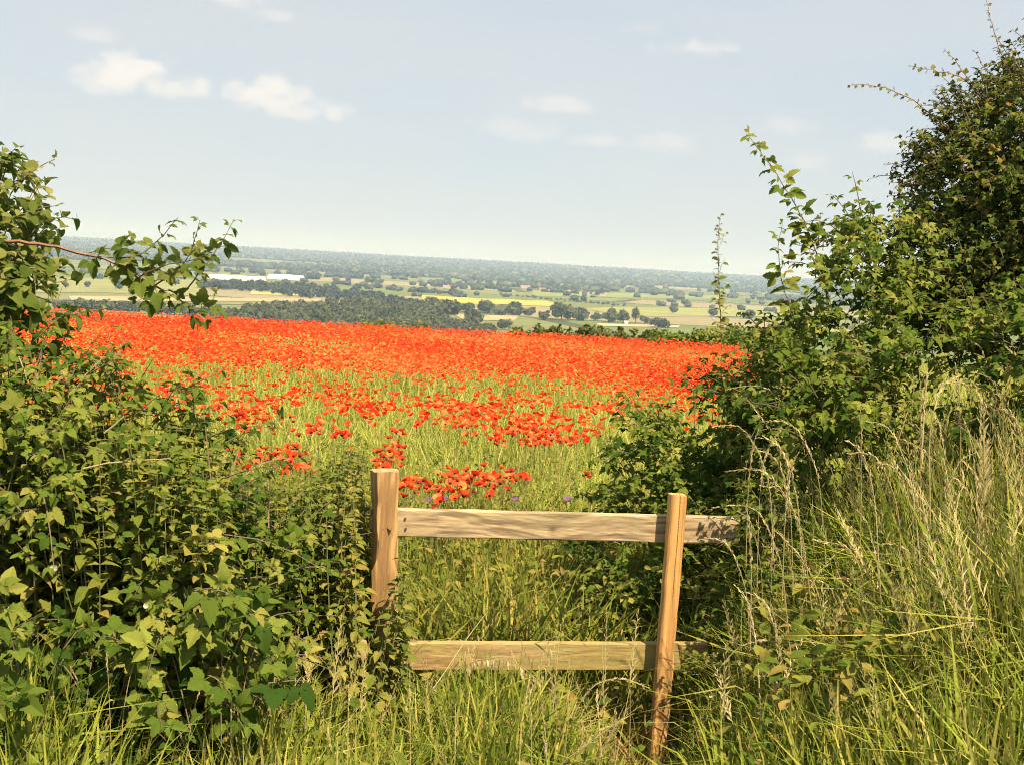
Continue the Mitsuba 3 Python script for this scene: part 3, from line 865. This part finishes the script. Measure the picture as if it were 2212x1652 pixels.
        D = (e1 * np.cos(a)[:, None] + e2 * np.sin(a)[:, None]) * spread + tg * .5 + np.array([0, 0, -.15]) + g.normal(0, .2, (n, 3))
        N = np.array([.1, -.5, .8]) + g.normal(0, .35, (n, 3))
        S = size * g.uniform(.65, 1.2, n) * (1.1 - .6 * tt ** 3)
        U = np.clip(g.normal(U0, .18, n), 0, 1)
        if name is None:
            self.stems.append(tb)
            self.put(fine, coarse, p, D, N, S, U)
        else:
            key = fresh(self.key + '__' + name)
            MB().add(*tb).build(key, stem or self.stem)
            for i in range(n):
                MB().add(*scatter(fine, p[i:i + 1], D[i:i + 1], N[i:i + 1], S[i:i + 1], U[i:i + 1])).build(f'{key}__leaf' if i == 0 else f'{key}__leaf_{i:03d}', self.leaf)
            return key


def finish_bushes():
    """The leaves that show largest become parts; the others stay together as foliage."""
    rows = []
    for key, b in BUSHES.items():
        for bi, (fi, co, P, D, N, S, U) in enumerate(b.leaves):
            S = S if S.ndim == 1 else S[:, 1]
            c = P + D * S[:, None] * .5
            x, y, z = project(c)
            face = np.abs((nrm(N) * nrm(c - EYE)).sum(1))
            rows.append((key, bi, x, y, z, S * FPX / z * (.35 + .65 * face)))
    x, y, z = (np.concatenate([r[i] for r in rows]) for i in (2, 3, 4))
    cell = (x // 9).astype(int) * 4096 + (y // 9).astype(int)
    inside = (x > 0) & (x < 2212) & (y > 0) & (y < 1652)
    first = {}
    for c, zz in zip(cell[inside], z[inside]):
        if zz < first.get(c, 1e9):
            first[c] = zz
    for key, b in BUSHES.items():
        cand = []
        for k, bi, x, y, z, size in rows:
            if k == key:
                cl = (x // 9).astype(int) * 4096 + (y // 9).astype(int)
                for i in np.nonzero((x > 0) & (x < 2212) & (y > 0) & (y < 1652) & (size > 11))[0]:
                    if z[i] <= first[cl[i]] + .03:
                        cand.append((-size[i], bi, i))
        cand.sort()
        picked = {}
        for q, (s, bi, i) in enumerate(cand[:b.parts]):
            picked.setdefault(bi, []).append(i)
            fi, co, P, D, N, S, U = b.leaves[bi]
            MB().add(*scatter(fi, P[i:i + 1], D[i:i + 1], N[i:i + 1], S[i:i + 1], U[i:i + 1])).build(f'{key}__leaf' if q == 0 else f'{key}__leaf_{q:03d}', b.leaf)
        mb = MB()
        for bi, (fi, co, P, D, N, S, U) in enumerate(b.leaves):
            m = np.ones(len(P), bool)
            m[picked.get(bi, [])] = False
            mb.add(*scatter(co, P[m], D[m], N[m], S[m], U[m]))
        mb.build(key + '__foliage', b.leaf)
        tag(key + '__foliage', kind='stuff')
        st = MB()
        for s in b.stems:
            st.add(*s)
        st.build(key + '__stems', b.stem)
        tag(key + '__stems', kind='stuff')


# left: the big bramble bush
b = Bush('bramble_bush', 'big dark bramble bush with large toothed leaves left of the fence', 'bush', 'bramble_leaf', 'stem_brown', 1, 300)
b.sprigs([(20, 960, 4.5, 150, 190, .5), (-200, 900, 4.6, 180, 260, .5), (210, 1000, 4.5, 130, 170, .45), (370, 1050, 4.6, 90, 140, .4), (90, 1180, 4.3, 260, 250, .5), (-250, 1250, 4.3, 250, 300, .5), (350, 1230, 4.4, 230, 230, .45), (520, 1300, 4.6, 140, 180, .4)],
         1350, BRAMBLE_FINE, BRAMBLE, .066, (.1, .34), 6, .35, .42, gap=.43)
b.sprigs([(120, 1430, 3.9, 260, 180, .35), (-200, 1450, 3.9, 200, 200, .3), (420, 1420, 4.1, 200, 130, .3), (320, 1290, 4.05, 220, 130, .2)], 150, BRAMBLE_FINE, BRAMBLE, .1, (.08, .25), 5, .2, .45, gap=.48)
# nettles: in the crown of the bramble bush and towards the left post
nt = Bush('nettle_clump', 'olive-green nettle clump crowding the left post', 'nettles', 'nettle_leaf', 'stem_green', 2, 300)
spots = []
gg = np.random.default_rng(71)
for _ in range(430):
    x = gg.uniform(470, 850)
    top = np.interp(x, [470, 540, 620, 700, 740, 790, 820, 850], [985, 1020, 1025, 1000, 960, 965, 1130, 1220])
    d = gg.uniform(4.75, 5.9) if x < 770 else gg.uniform(5.1, 5.9)
    tp = at(x, top + abs(gg.normal(0, 45)) + (80 * gg.uniform() if d < 5.1 else 0), d)
    ft = np.array([tp[0] + gg.normal(0, .12), tp[1] + gg.normal(0, .12), 0.])
    ft[2] = ground_z(ft[0], ft[1])
    spots.append((ft, tp, gg.uniform(.2, .75)))
for _ in range(34):
    x = gg.choice([gg.uniform(750, 790), gg.uniform(862, 888)])
    tp = at(x, gg.uniform(1170, 1440), gg.uniform(4.72, 4.9))
    ft = np.array([tp[0] - abs(gg.normal(0, .12)), tp[1], 0.])
    ft[2] = ground_z(ft[0], ft[1])
    spots.append((ft, tp, gg.uniform(.2, .6)))
nt.uprights(spots, NETTLE_FINE, NETTLE, .062, .04)
n2 = Bush('nettle_clump_001', 'green nettles standing up out of the bramble bush at the far left', 'nettles', 'nettle_leaf', 'stem_green', 3, 300)
spots = []
for _ in range(430):
    x = gg.uniform(-150, 480)
    top = np.interp(x, [-150, 0, 120, 250, 330, 420, 480], [740, 740, 790, 800, 830, 870, 920])
    d = gg.uniform(4.0, 4.9)
    tp = at(x, top + abs(gg.normal(0, 110)) + 150 * (4.9 - d), d)
    ft = np.array([tp[0] + gg.normal(0, .1), tp[1] + .15, 0.])
    ft[2] = max(ground_z(ft[0], ft[1]), tp[2] - .9)
    spots.append((ft, tp, gg.uniform(.15, .7)))
n2.uprights(spots, NETTLE_FINE, NETTLE, .075, .045)

# upper left: the light shrub with the arching branch
sh = Bush('shrub', 'tall light green shrub at the left edge with a branch arching over the poppies', 'shrub', 'shrub_leaf', 'stem_brown', 4, 200)
sh.sprigs([(-8, 440, 4.9, 58, 80, .3), (-80, 500, 4.9, 110, 160, .4), (-10, 600, 4.8, 70, 110, .3), (-200, 650, 4.9, 180, 300, .4), (40, 700, 4.75, 60, 90, .25)], 460, ROUND_FINE, ROUND, .06, (.08, .22), 8, .6, .5, .02, (.6, 1.15), gap=.3)
for pts in [[(-60, 560), (20, 430), (60, 370), (118, 345)], [(-40, 520), (40, 480), (90, 440), (122, 445)], [(-60, 700), (-20, 520), (0, 400), (6, 318)], [(-30, 640), (30, 560), (70, 500), (100, 470)]]:
    sh.cane(pts, 4.85, .004, BRAMBLE_FINE, BRAMBLE, .072, .028, U0=.6, name='branch')
k = sh.cane([(-20, 520), (90, 527), (180, 548), (250, 565), (300, 600), (380, 640), (440, 690)], 4.6, .0065, BRAMBLE_FINE, BRAMBLE, .09, .018, U0=.35, name='branch', stem='stem_red', start=.42)
tag(k, 'reddish arching branch')
for pts, r in [([(215, 560), (300, 560), (345, 520), (385, 470)], .003), ([(330, 620), (380, 590), (420, 540), (432, 475)], .003), ([(390, 640), (440, 580), (480, 530), (505, 475)], .003),
               ([(300, 600), (340, 570), (400, 570), (460, 545)], .0028), ([(250, 568), (280, 540), (275, 510)], .0022), ([(420, 680), (455, 655), (470, 625)], .0022), ([(360, 630), (330, 640), (300, 650)], .0022)]:
    sh.cane(pts, 4.6, r, BRAMBLE_FINE, BRAMBLE, .074, .019, U0=.5, name='branch', start=.25)
sh.cane([(425, 690), (430, 760), (434, 840)], 4.6, .0018, ROUND_FINE, ROUND, .01, .08, U0=.4, name='branch', stem='stem_red', start=.9)

# right: low bramble behind the rails
rb = Bush('bramble_bush_001', 'low bramble bush behind the right end of the rails, canes reaching over the poppies', 'bush', 'bramble_leaf', 'stem_brown', 5, 300)
rb.sprigs([(1440, 1050, 6.4, 120, 150, .4), (1560, 960, 6.4, 110, 120, .4), (1400, 1240, 6.4, 130, 160, .4), (1560, 1240, 6.2, 160, 220, .4), (1680, 1050, 6.3, 150, 220, .5), (1330, 1330, 6.3, 80, 90, .3), (1590, 1330, 5.6, 50, 150, .25), (1660, 1500, 5.3, 60, 90, .25)],
          1500, BRAMBLE_FINE, BRAMBLE, .06, (.08, .22), 7, .4, .42)
for pts in [[(1420, 1000), (1400, 900), (1380, 830)], [(1500, 930), (1500, 830), (1440, 780)], [(1560, 900), (1580, 820), (1600, 770)], [(1450, 950), (1440, 870), (1470, 800)], [(1380, 1060), (1330, 980), (1290, 940)], [(1600, 900), (1560, 830), (1520, 790)]]:
    rb.cane(pts, 6.3, .003, BRAMBLE_FINE, BRAMBLE, .06, .04, U0=.4)
rb.sprigs([(1645, 1150, 5.12, 45, 110, .12), (1560, 1440, 5.1, 50, 70, .1)], 90, BRAMBLE_FINE, BRAMBLE, .045, (.06, .16), 6, .4, .45)
# right: bramble under the hawthorn, with the tall shoot
mbush = Bush('bramble_bush_002', 'lit bramble bush below the hawthorn with one long leafy shoot against the sky', 'bush', 'bramble_leaf', 'stem_brown', 6, 300)
mbush.sprigs([(1790, 640, 6., 100, 110, .35), (1880, 560, 6.1, 110, 90, .35), (1760, 740, 5.9, 110, 90, .35), (1695, 765, 6.2, 70, 50, .3), (1900, 720, 5.9, 150, 110, .4), (1950, 850, 5.9, 250, 130, .4), (2150, 850, 5.9, 200, 200, .4), (2350, 900, 5.9, 200, 300, .4), (1700, 880, 6., 130, 100, .3), (1780, 900, 5.4, 140, 110, .3), (2030, 830, 5.3, 180, 110, .3), (2250, 800, 5.2, 150, 150, .3), (2030, 740, 6.1, 110, 80, .35), (2170, 740, 6., 110, 90, .35)],
             2150, BRAMBLE_FINE, BRAMBLE, .06, (.08, .24), 7, .45, .46, gap=.43)
for pts in [[(1790, 660), (1770, 560), (1730, 460), (1680, 380), (1630, 310), (1612, 290)]]:
    k = mbush.cane(pts, 6., .004, BRAMBLE_FINE, BRAMBLE, .092, .019, U0=.55, name='shoot', start=.1)
    tag(k, 'long leafy shoot bending left against the sky')
mbush.cane([(1720, 700), (1690, 620), (1680, 540), (1690, 480)], 6., .003, BRAMBLE_FINE, BRAMBLE, .085, .022, U0=.55, name='shoot', start=.1)
# the thin upright shoot in front of the plain
sp = Bush('flowering_shoot', 'thin upright shoot with pale flower clusters standing before the plain', 'plant', 'shrub_leaf', 'stem_green', 7, 60)
sp.cane([(1560, 760), (1556, 680), (1553, 600), (1551, 530), (1556, 465)], 6.6, .003, ROUND_FINE, ROUND, .036, .014, U0=.8, start=.15)
for k, (x, y) in enumerate([(1540, 640), (1572, 618), (1541, 590), (1566, 560), (1545, 540), (1568, 505), (1548, 490), (1575, 660), (1538, 690)]):
    sp.cane([(1555, y + 25), ((1555 + x) / 2, y + 8), (x, y)], 6.6, .0015, ROUND_FINE, ROUND, .04 - .002 * k, .012, U0=.7 + .03 * k, start=.3)

# hawthorn
hw = Bush('hawthorn_tree', 'tall dark hawthorn at the right edge with thin twigs reaching into the sky', 'tree', 'hawthorn_leaf', 'stem_brown', 8, 300)
hw.sprigs([(2150, 330, 6.4, 125, 130, .5), (2280, 270, 6.5, 150, 160, .6), (2110, 420, 6.4, 130, 120, .5), (2230, 480, 6.3, 180, 150, .6), (2080, 560, 6.3, 140, 90, .45), (2420, 400, 6.6, 250, 350, .7), (2180, 650, 6.2, 160, 120, .4), (2040, 640, 6.1, 90, 60, .3)],
          6500, HAW, HAW, .036, (.06, .2), 9, .5, .42, gap=.27)
for pts in [[(2060, 290), (1980, 220), (1900, 185), (1835, 185)], [(2130, 220), (2080, 165), (2020, 150), (1965, 143)], [(2190, 180), (2160, 110), (2140, 50), (2130, 0)], [(2150, 250), (2090, 170), (2060, 125), (2040, 108)], [(2070, 480), (2010, 470), (1965, 470), (1950, 465)], [(2170, 200), (2120, 140), (2105, 110)]]:
    k = hw.cane(pts, 6.3, .003, HAW, HAW, .03, .014, U0=.75, name='twig', stem='stem_red', start=.05)
K = np.array([at(2330, 900, 6.5) * [1, 1, 0] + [0, 0, .2], at(2310, 700, 6.5), at(2270, 480, 6.5), at(2230, 300, 6.5)])
hw.stems.append(tubes(K[None], [.06, .05, .035, .015], 8))
for q in [(2100, 430), (2080, 570), (2150, 300), (2400, 300), (2200, 640)]:
    hw.stems.append(tubes(np.array([K[1 if q[1] > 500 else 2], (K[2] + at(*q, 6.4)) / 2 + [0, 0, -.05], at(*q, 6.4)])[None], [.03, .02, .006], 6))
finish_bushes()

# ------------------------------------------------------------------ grass of the verge, the strip behind the fence, and the tall bank on the right
g = np.random.default_rng(81)
def trodden(P, g, k=.93):
    """Leaves out what would grow on the patch trodden bare at the foot of the right post."""
    a = np.exp(-(((P[:, 0] - .118 * P[:, 1]) / (.05 * P[:, 1])) ** 4)) * sm(3.6, 4.2, P[:, 1]) * (1 - sm(5.3, 5.6, P[:, 1]))
    return P[g.uniform(size=len(P)) > k * a]


n = 42000
P = np.stack([g.uniform(-2.8, 3.0, n), g.uniform(3.3, 5.35, n), np.zeros(n)], 1)
P[:, 2] = ground_z(P[:, 0], P[:, 1])
P = trodden(P, g, .8)
n = len(P)
tuft = nfbm(np.stack([P[:, 0] * 2.2, P[:, 1] * 2.2, 0 * P[:, 0]], -1), 3, 2)
H = g.uniform(.24, .6, n) * (.45 + 1.05 * tuft) * (1 - .3 * sm(4.75, 5.2, P[:, 1]))
H = H * (1 - .3 * sm(-.75, -.45, P[:, 0]) * (1 - sm(.7, 1.1, P[:, 0]))) * (1 - .5 * np.exp(-((P[:, 0] - .105 * P[:, 1]) / (.045 * P[:, 1])) ** 2))
keep = ~((np.abs(P[:, 0] - .112 * P[:, 1]) < .13) & (g.uniform(size=n) < .9))
P, H, n, tuft = P[keep], H[keep], int(keep.sum()), tuft[keep]
U = np.clip(g.uniform(0, .75, n) + .9 * (nfbm(np.stack([P[:, 0] * 1.6, P[:, 1] * 1.6, 0 * P[:, 0] + 4], -1), 3, 4) - .5) + .2 * sm(.5, 1.4, P[:, 0]) - .22 * sm(-.2, -1.2, P[:, 0]), 0, 1)
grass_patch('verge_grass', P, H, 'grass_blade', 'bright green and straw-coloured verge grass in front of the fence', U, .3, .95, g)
n = 34000
P = np.stack([g.uniform(-3.5, 3.8, n), g.uniform(5.35, 8.6, n), np.zeros(n)], 1)
P[:, 2] = ground_z(P[:, 0], P[:, 1])
H = g.uniform(.25, .62, n) * (.6 + .75 * nfbm(np.stack([P[:, 0] * 1.8, P[:, 1] * 1.8, 0 * P[:, 0]], -1), 3, 2))
grass_patch('margin_grass', P, H, 'margin_blade', 'tangled olive grass of the field margin behind the rails', np.clip(g.uniform(0, .8, n), 0, 1), .5, 1., g)


n = 1500
P = np.stack([g.uniform(.2, 1.05, n), g.uniform(4.3, 5.3, n), np.zeros(n)], 1)
P[:, 2] = ground_z(P[:, 0], P[:, 1])
grass_patch('stubble', P, g.uniform(.06, .22, n), 'margin_blade', 'short trodden stubble at the foot of the right post', g.uniform(.3, 1, n), .6, .9, g)


def bank_feet(n, g):
    return trodden(bank_points(n, g), g)


def bank_points(n, g):
    P = np.stack([g.uniform(.75, 3.3, n), g.uniform(3.5, 6., n), np.zeros(n)], 1)
    P = P[(P[:, 0] > .185 * P[:, 1] + .05 * g.normal(size=n)) & (P[:, 1] > 3.9)]
    P[:, 2] = ground_z(P[:, 0], P[:, 1])
    return P


P = bank_feet(85000, g)
n = len(P)
tuft = nfbm(np.stack([P[:, 0] * 2.4, P[:, 1] * 2.4, 0 * P[:, 0]], -1), 3, 6)
H = g.uniform(.15, .8, n) ** 1.2 * (.35 + .65 * sm(.75, 1.7, P[:, 0])) * (.5 + .95 * tuft) * 1.15
U = np.clip(g.uniform(0, .62, n) + .9 * (nfbm(np.stack([P[:, 0] * 1.9, P[:, 1] * 1.9, 0 * P[:, 0] + 7], -1), 3, 8) - .5), 0, 1)
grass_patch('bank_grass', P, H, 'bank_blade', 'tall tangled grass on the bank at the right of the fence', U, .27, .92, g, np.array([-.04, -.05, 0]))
# its seeding stalks: a thin stem and a loose panicle each
PAN = joined((np.array([[-.0022, 0, 0], [.0022, 0, 0], [.0015, .6, .03], [-.0015, .6, .03], [.0008, 1., .16], [-.0008, 1., .16]]), np.array([[0, 1, 2], [0, 2, 3], [3, 2, 4], [3, 4, 5]]), np.array([0, 0, .5, .5, 1., 1.])),
             *[turned(leaflet(2, .085, 0, .3, .1), (.35 if i % 2 else -.4) * (1 + .6 * math.sin(i * 5)), .058 * (1.2 - .045 * i), (0, .63 + i * .0215, .045 + .0075 * i)) for i in range(17)])
P = bank_feet(2600, g)
P = P[(P[:, 0] > 1.1) | (g.uniform(size=len(P)) < .3)]
n = len(P)
H = g.uniform(.55, 1.05, n) * (.4 + .6 * sm(.8, 1.7, P[:, 0]))
mb = MB()
a = g.uniform(0, 6.28, n)
mb.add(*scatter(PAN, P, np.array([-.08, -.03, 1]) + g.normal(0, .16, (n, 3)) * [1, 1, .2], np.stack([np.cos(a) - .4, np.sin(a), 0 * a], 1), H, np.clip(g.normal(.5, .3, n), 0, 1)))
P = trodden(np.stack([g.uniform(-2.6, 2.8, 300), g.uniform(4.15, 5.1, 300), np.zeros(300)], 1), g)
P[:, 2] = ground_z(P[:, 0], P[:, 1])
n = len(P)
mb.add(*scatter(PAN, P, np.array([0, 0, 1]) + g.normal(0, .25, (n, 3)) * [1, 1, .2], g.normal(size=(n, 3)), g.uniform(.35, .7, n), np.clip(g.normal(.75, .2, n), 0, 1)))
mb.build('seeding_grass', 'seed_blade')
tag('seeding_grass', 'fawn seed heads of the tall grass, thickest on the right bank', kind='stuff')

# low leafy weeds between the grass
wd = MB()
n = 16000
x, y = g.uniform(-3.2, 3.4, n), g.uniform(5.4, 9.5, n)
P = np.stack([x, y, ground_z(x, y) + g.uniform(.1, .55, n)], 1)
D = g.normal(size=(n, 3)) * [1, 1, .5]
wd.add(*scatter(NETTLE, P, D, np.array([0, -.3, 1.]) + g.normal(0, .4, (n, 3)), g.uniform(.022, .05, n), g.uniform(.2, 1, n)))
n = 3200
x, y = g.uniform(-2.4, 2.6, n), g.uniform(3.3, 5.3, n)
P = trodden(np.stack([x, y, ground_z(x, y) + g.uniform(.08, .28, n)], 1), g)
n = len(P)
wd.add(*scatter(NETTLE, P, g.normal(size=(n, 3)) * [1, 1, .5], np.array([0, -.3, 1.]) + g.normal(0, .4, (n, 3)), g.uniform(.03, .07, n), g.uniform(.0, 1, n)))
P = bank_feet(9000, g)
n = len(P)
P[:, 2] += g.uniform(.05, .6, n)
wd.add(*scatter(NETTLE, P, g.normal(size=(n, 3)) * [1, 1, .5], np.array([0, -.4, 1.]) + g.normal(0, .4, (n, 3)), g.uniform(.03, .075, n), g.uniform(0, 1, n)))
wd.build('weeds', 'nettle_leaf')
tag('weeds', 'low leafy weeds mixed into the grass around the fence', kind='stuff')

# ------------------------------------------------------------------ single pale stalks with seed heads
SPIKE = joined(*[turned(leaflet(2, .16, 0, .3, .1), a, .055, (0, z, 0)) for z, a in [(i * .025, (.5 if i % 2 else -.5)) for i in range(40)]])
HEAD_LEAF = leaflet(2, .16, 0, .3, .2)


def stalk(name, pts, d, label, head=.45, r=.0018, drooping=False, group=None, seed=0, cat='grass stalk', bs='dry_straw', spike=.02, dens=70):
    g = np.random.default_rng(seed + 900)
    key = fresh(name)
    K = np.array([at(x, y, d) for x, y in pts])
    cum = np.concatenate([[0], np.cumsum(np.linalg.norm(np.diff(K, axis=0), axis=1))])
    s = np.linspace(0, cum[-1], 14)
    C = np.stack([np.interp(s, cum, K[:, i]) for i in range(3)], 1)
    for _ in range(2):
        C[1:-1] = (C[:-2] + 2 * C[1:-1] + C[2:]) / 4
    C[:, 1] += np.linspace(0, g.uniform(-.1, .1), 14)
    MB().add(*tubes(C[None], r * np.linspace(1.1, .5, 14), 4, [g.uniform()])).build(key + '__stem', bs)
    if head:
        n = int(dens * cum[-1] * head) + 12
        tt = np.linspace(1 - head, 1, n) * cum[-1]
        p = np.stack([np.interp(tt, s, C[:, i]) for i in range(3)], 1)
        tg = nrm(np.stack([np.interp(tt, s, np.gradient(C[:, i])) for i in range(3)], 1))
        o = nrm(g.normal(size=(n, 3)))
        D = (tg * .9 + o * .45) if not drooping else (np.array([.1, 0, -1.]) + .35 * o)
        prof = np.sin(np.pi * np.clip(np.linspace(.15, 1, n), 0, 1)) * .5 + .5
        MB().add(*scatter(HEAD_LEAF, p, D, o + [0, -.5, .4], spike * prof * g.uniform(.8, 1.3, n) * (1.6 if drooping else 1), g.uniform(0, 1, n))).build(key + '__seed_head', bs)
    tag(key, label, cat, group)


STALKS = [([(860, 1560), (940, 1480), (1000, 1425), (1060, 1402), (1120, 1412), (1165, 1455)], 4.75, 'arching straw stalk with drooping seeds crossing the lower rail', .5, True),
          ([(880, 1560), (950, 1470), (1010, 1380), (1050, 1330)], 4.8, 'straight thin green-straw stalk slanting over the lower rail', .0, False),
          ([(1200, 1640), (1255, 1500), (1290, 1460), (1350, 1452), (1400, 1475)], 4.7, 'arching stalk bending towards the right post below the lower rail', .5, False),
          ([(1540, 1460), (1590, 1390), (1640, 1372), (1695, 1376)], 4.7, 'arching brown stalk right of the right post', .5, False),
          ([(1640, 1250), (1660, 1100), (1690, 960), (1610, 860)], 5.2, 'tall pale stalk leaning left before the low bramble', .4, False),
          ([(1990, 1010), (2005, 900), (2020, 800)], 4.8, 'upright whitish stalk standing highest on the bank', .6, False),
          ([(1900, 1150), (1930, 1000), (2000, 820), (1970, 810)], 5., 'nodding straw stalk beside the upright whitish stalk', .4, False),
          ([(2150, 1120), (2040, 1010), (1985, 960), (1935, 945)], 4.9, 'stalk bowed far to the left in the middle of the bank', .45, False),
          ([(1780, 1400), (1775, 1300), (1740, 1210), (1680, 1150)], 4.6, 'stalk with feathery head leaning left over the bank grass', .5, False),
          ([(1860, 1360), (1870, 1250), (1840, 1180), (1760, 1170)], 4.6, 'bent stalk with tawny head in the middle of the bank', .45, False),
          ([(2020, 1400), (1990, 1150), (1960, 1000)], 4.7, 'straight pale stalk in the middle of the bank', .4, False),
          ([(640, 1640), (560, 1520), (480, 1450), (500, 1435)], 4.3, 'flopped seed stalk at the foot of the bramble bush', .3, False),
          ([(175, 1560), (230, 1450), (270, 1390), (312, 1340)], 3.9, 'pale seed spike slanting right in front of the bramble bush', .5, False),
          ([(295, 1570), (298, 1480), (303, 1390)], 3.9, 'upright dry stem in front of the bramble bush', .0, False),
          ([(240, 1560), (264, 1480), (268, 1400)], 3.95, 'second upright dry stem in front of the bramble bush', .0, False),
          ([(1150, 870), (1140, 820), (1132, 786)], 9., 'white feathery stalk standing alone in the middle of the field', .6, False),
          ([(1215, 1010), (1205, 960), (1180, 915)], 8., 'pale stalk leaning left in the field before the right bramble', .5, False),
          ([(204, 722), (210, 700), (217, 673)], 9., 'short white stalk at the left end of the poppies', .3, False),
          ([(78, 740), (84, 660), (86, 600)], 4.6, 'tall straw stalk at the foot of the light shrub', .0, False),
          ([(1300, 1640), (1296, 1580), (1293, 1510)], 4.6, 'leftmost of the short pale stems by the right post', .3, False),
          ([(1330, 1640), (1326, 1570), (1328, 1530)], 4.6, 'middle of the short pale stems by the right post', .3, False),
          ([(1358, 1640), (1360, 1540), (1358, 1460)], 4.6, 'tallest of the short pale stems by the right post', .2, False)]
for i, (pts, d, lab, hd, dr_) in enumerate(STALKS):
    stalk('grass_stalk', pts, d, lab, hd, .0022, dr_, 'single grass stalks', i)
gg = np.random.default_rng(91)
for i in range(70):
    x, d = gg.uniform(1600, 2260), gg.uniform(4.2, 5.6)
    top = gg.uniform(np.interp(x, [1600, 1750, 2000, 2212], [900, 800, 740, 680]), 1300)
    bend = gg.normal(-25, 45)
    stalk('bank_stalk', [(x, top + 320), (x + bend * .2, top + 130), (x + bend, top + 10), (x + bend * 1.9, top - 5 + abs(bend) * .35)], d, ('thin seeding stalk nodding high above the bank grass, in front of the brambles' if top < 950 else 'straw-coloured seeding stalk half sunk in the tall bank grass beside the right post' if x < 1850 else 'straw-coloured seeding stalk half sunk in the bank grass near the frame edge'), gg.uniform(.3, .55), .0017, False, 'seeding stalks of the right bank', 100 + i,
          spike=gg.uniform(.013, .026))
for i in range(34):
    x, d = gg.uniform(380, 1340), gg.uniform(3.9, 4.8)
    top = gg.uniform(1440, 1600)
    bend = gg.normal(15, 35)
    stalk('verge_stalk', [(x, top + 220), (x + bend * .2, top + 100), (x + bend, top)], d, 'thin pale stalk in the verge grass before the fence', gg.uniform(.2, .5), .0015, False, 'thin stalks of the verge', 200 + i, spike=.014)


for i in range(30):
    x, d = gg.uniform(-20, 560), gg.uniform(3.75, 4.2)
    top = gg.uniform(1290, 1560)
    bend = gg.normal(35, 40)
    stalk('hedge_stalk', [(x, top + 300), (x + bend * .15, top + 150), (x + bend * .5, top + 60), (x + bend, top)], d, 'pale grass stem rising in front of the dark foot of the left bramble bush', gg.uniform(.1, .45) if i % 3 else 0, .0016, False, 'pale stems before the left bramble', 300 + i, spike=.014)


def twig(name, pts, d, label, r=.003):
    key = fresh(name)
    K = np.array([at(x, y, d) for x, y in pts])
    mb = MB().add(*tubes(K[None], r * np.linspace(1, .5, len(K)), 5, [.7]))
    mb.build(key, 'dry_straw')
    tag(key, label, 'twig', 'bare twigs in the left hedge')


twig('dead_twig', [(180, 1012), (230, 1000), (300, 994), (368, 990)], 4.1, 'bleached twig lying level across the left hedge', .0035)
twig('dead_twig', [(225, 935), (250, 915), (268, 898)], 4.1, 'short white twig slanting up above the level twig')
twig('dead_twig', [(150, 860), (185, 810), (225, 770)], 4.3, 'grey twig slanting up near the top of the left hedge')
twig('dead_twig', [(40, 770), (52, 800), (60, 830)], 4.2, 'whitish broken twig high in the left hedge')
twig('dead_twig', [(455, 1180), (480, 1205), (498, 1240)], 4.2, 'pale twig in the dark gap beside the nettles', .004)

DL = leaflet(6, .35, .1, .5, .6)
for q, (x, y, sz, D, lab) in enumerate([(772, 1425, .07, (.3, -.2, .9), 'curled pale dried leaf caught at the foot of the left post'), (884, 1386, .03, (1., -.1, .05), "small dry leaf lying on the left end of the lower rail")]):
    key = fresh('dried_leaf')
    MB().add(*scatter(DL, at(x, y, 4.75)[None], np.array([D]), np.array([[.2, -1., .3]]), [sz], [.3])).build(key, 'dry_straw')
    tag(key, lab, 'leaf')

# small blossoms
FUNNEL = joined(*[turned(petal(3, 2), k * 2 * math.pi / 5, 1.) for k in range(5)])
FUNNEL = ax(FUNNEL)


def blossom(name, x, y, d, size, bs, label, cat='flower', D=(0.2, -.8, .3), field=False):
    key = fresh(name)
    p = on_field(x, y, .5) if field else at(x, y, d)
    D = np.array(D, float)
    MB().add(*scatter(FUNNEL, p[None], D[None], np.array([[.3, .1, 1.]]), [size], [.5])).build(key + '__petals', bs)
    b = np.array([p[0] + .03, p[1] + .05, float(ground_z(p[0], p[1]))]) if field else p + np.array([.02, .12, -.15])
    MB().add(*tubes(np.array([p - nrm(D) * .003, (p + b) / 2 + [0, .02, 0], b])[None], [.002, .002, .0025], 4)).build(key + '__stem', 'stem_green')
    tag(key, label, cat)


blossom('white_flower', 116, 1228, 3.85, .012, 'white_petal', 'creamy flower in the dark gap at the left of the bramble bush')
blossom('white_flower', 315, 1308, 3.8, .008, 'white_petal', 'tiny white flower below the large three-part bramble leaf')
blossom('white_flower', 1646, 1448, 4.6, .018, 'white_petal', 'white flower hanging in the grass right of the right post', D=(.3, -.7, -.5))
blossom('white_flower', 1535, 1498, 4.7, .011, 'white_petal', 'small white flower low beside the right post', D=(.3, -.7, -.3))
for x, y, lab in [(668, 930, 'mauve flower left of the middle poppies'), (925, 1085, 'mauve flower above the left end of the top rail'), (958, 1082, 'second mauve flower above the left end of the top rail'), (1112, 1082, 'mauve flower above the middle of the top rail'), (1225, 1082, 'mauve flower above the right part of the top rail'), (1105, 1020, 'mauve flower among the loose line of poppies')]:
    blossom('mauve_flower', x, y, 0, .026, 'purple_petal', lab, field=True, D=(0, -.4, 1))

# ------------------------------------------------------------------ air
scene['air'] = {'type': 'homogeneous', 'albedo': {'type': 'rgb', 'value': [.72, .82, .93]}, 'sigma_t': {'type': 'rgb', 'value': [1.0e-4, 1.22e-4, 1.6e-4]}}
scene['haze'] = {'type': 'cube', 'to_world': T().translate([0, 7000, 40]).scale([14000, 8000, 100]), 'bsdf': {'type': 'null'}, 'interior': {'type': 'ref', 'id': 'air'}}
tag('haze', 'thin summer haze over the plain', kind='stuff')
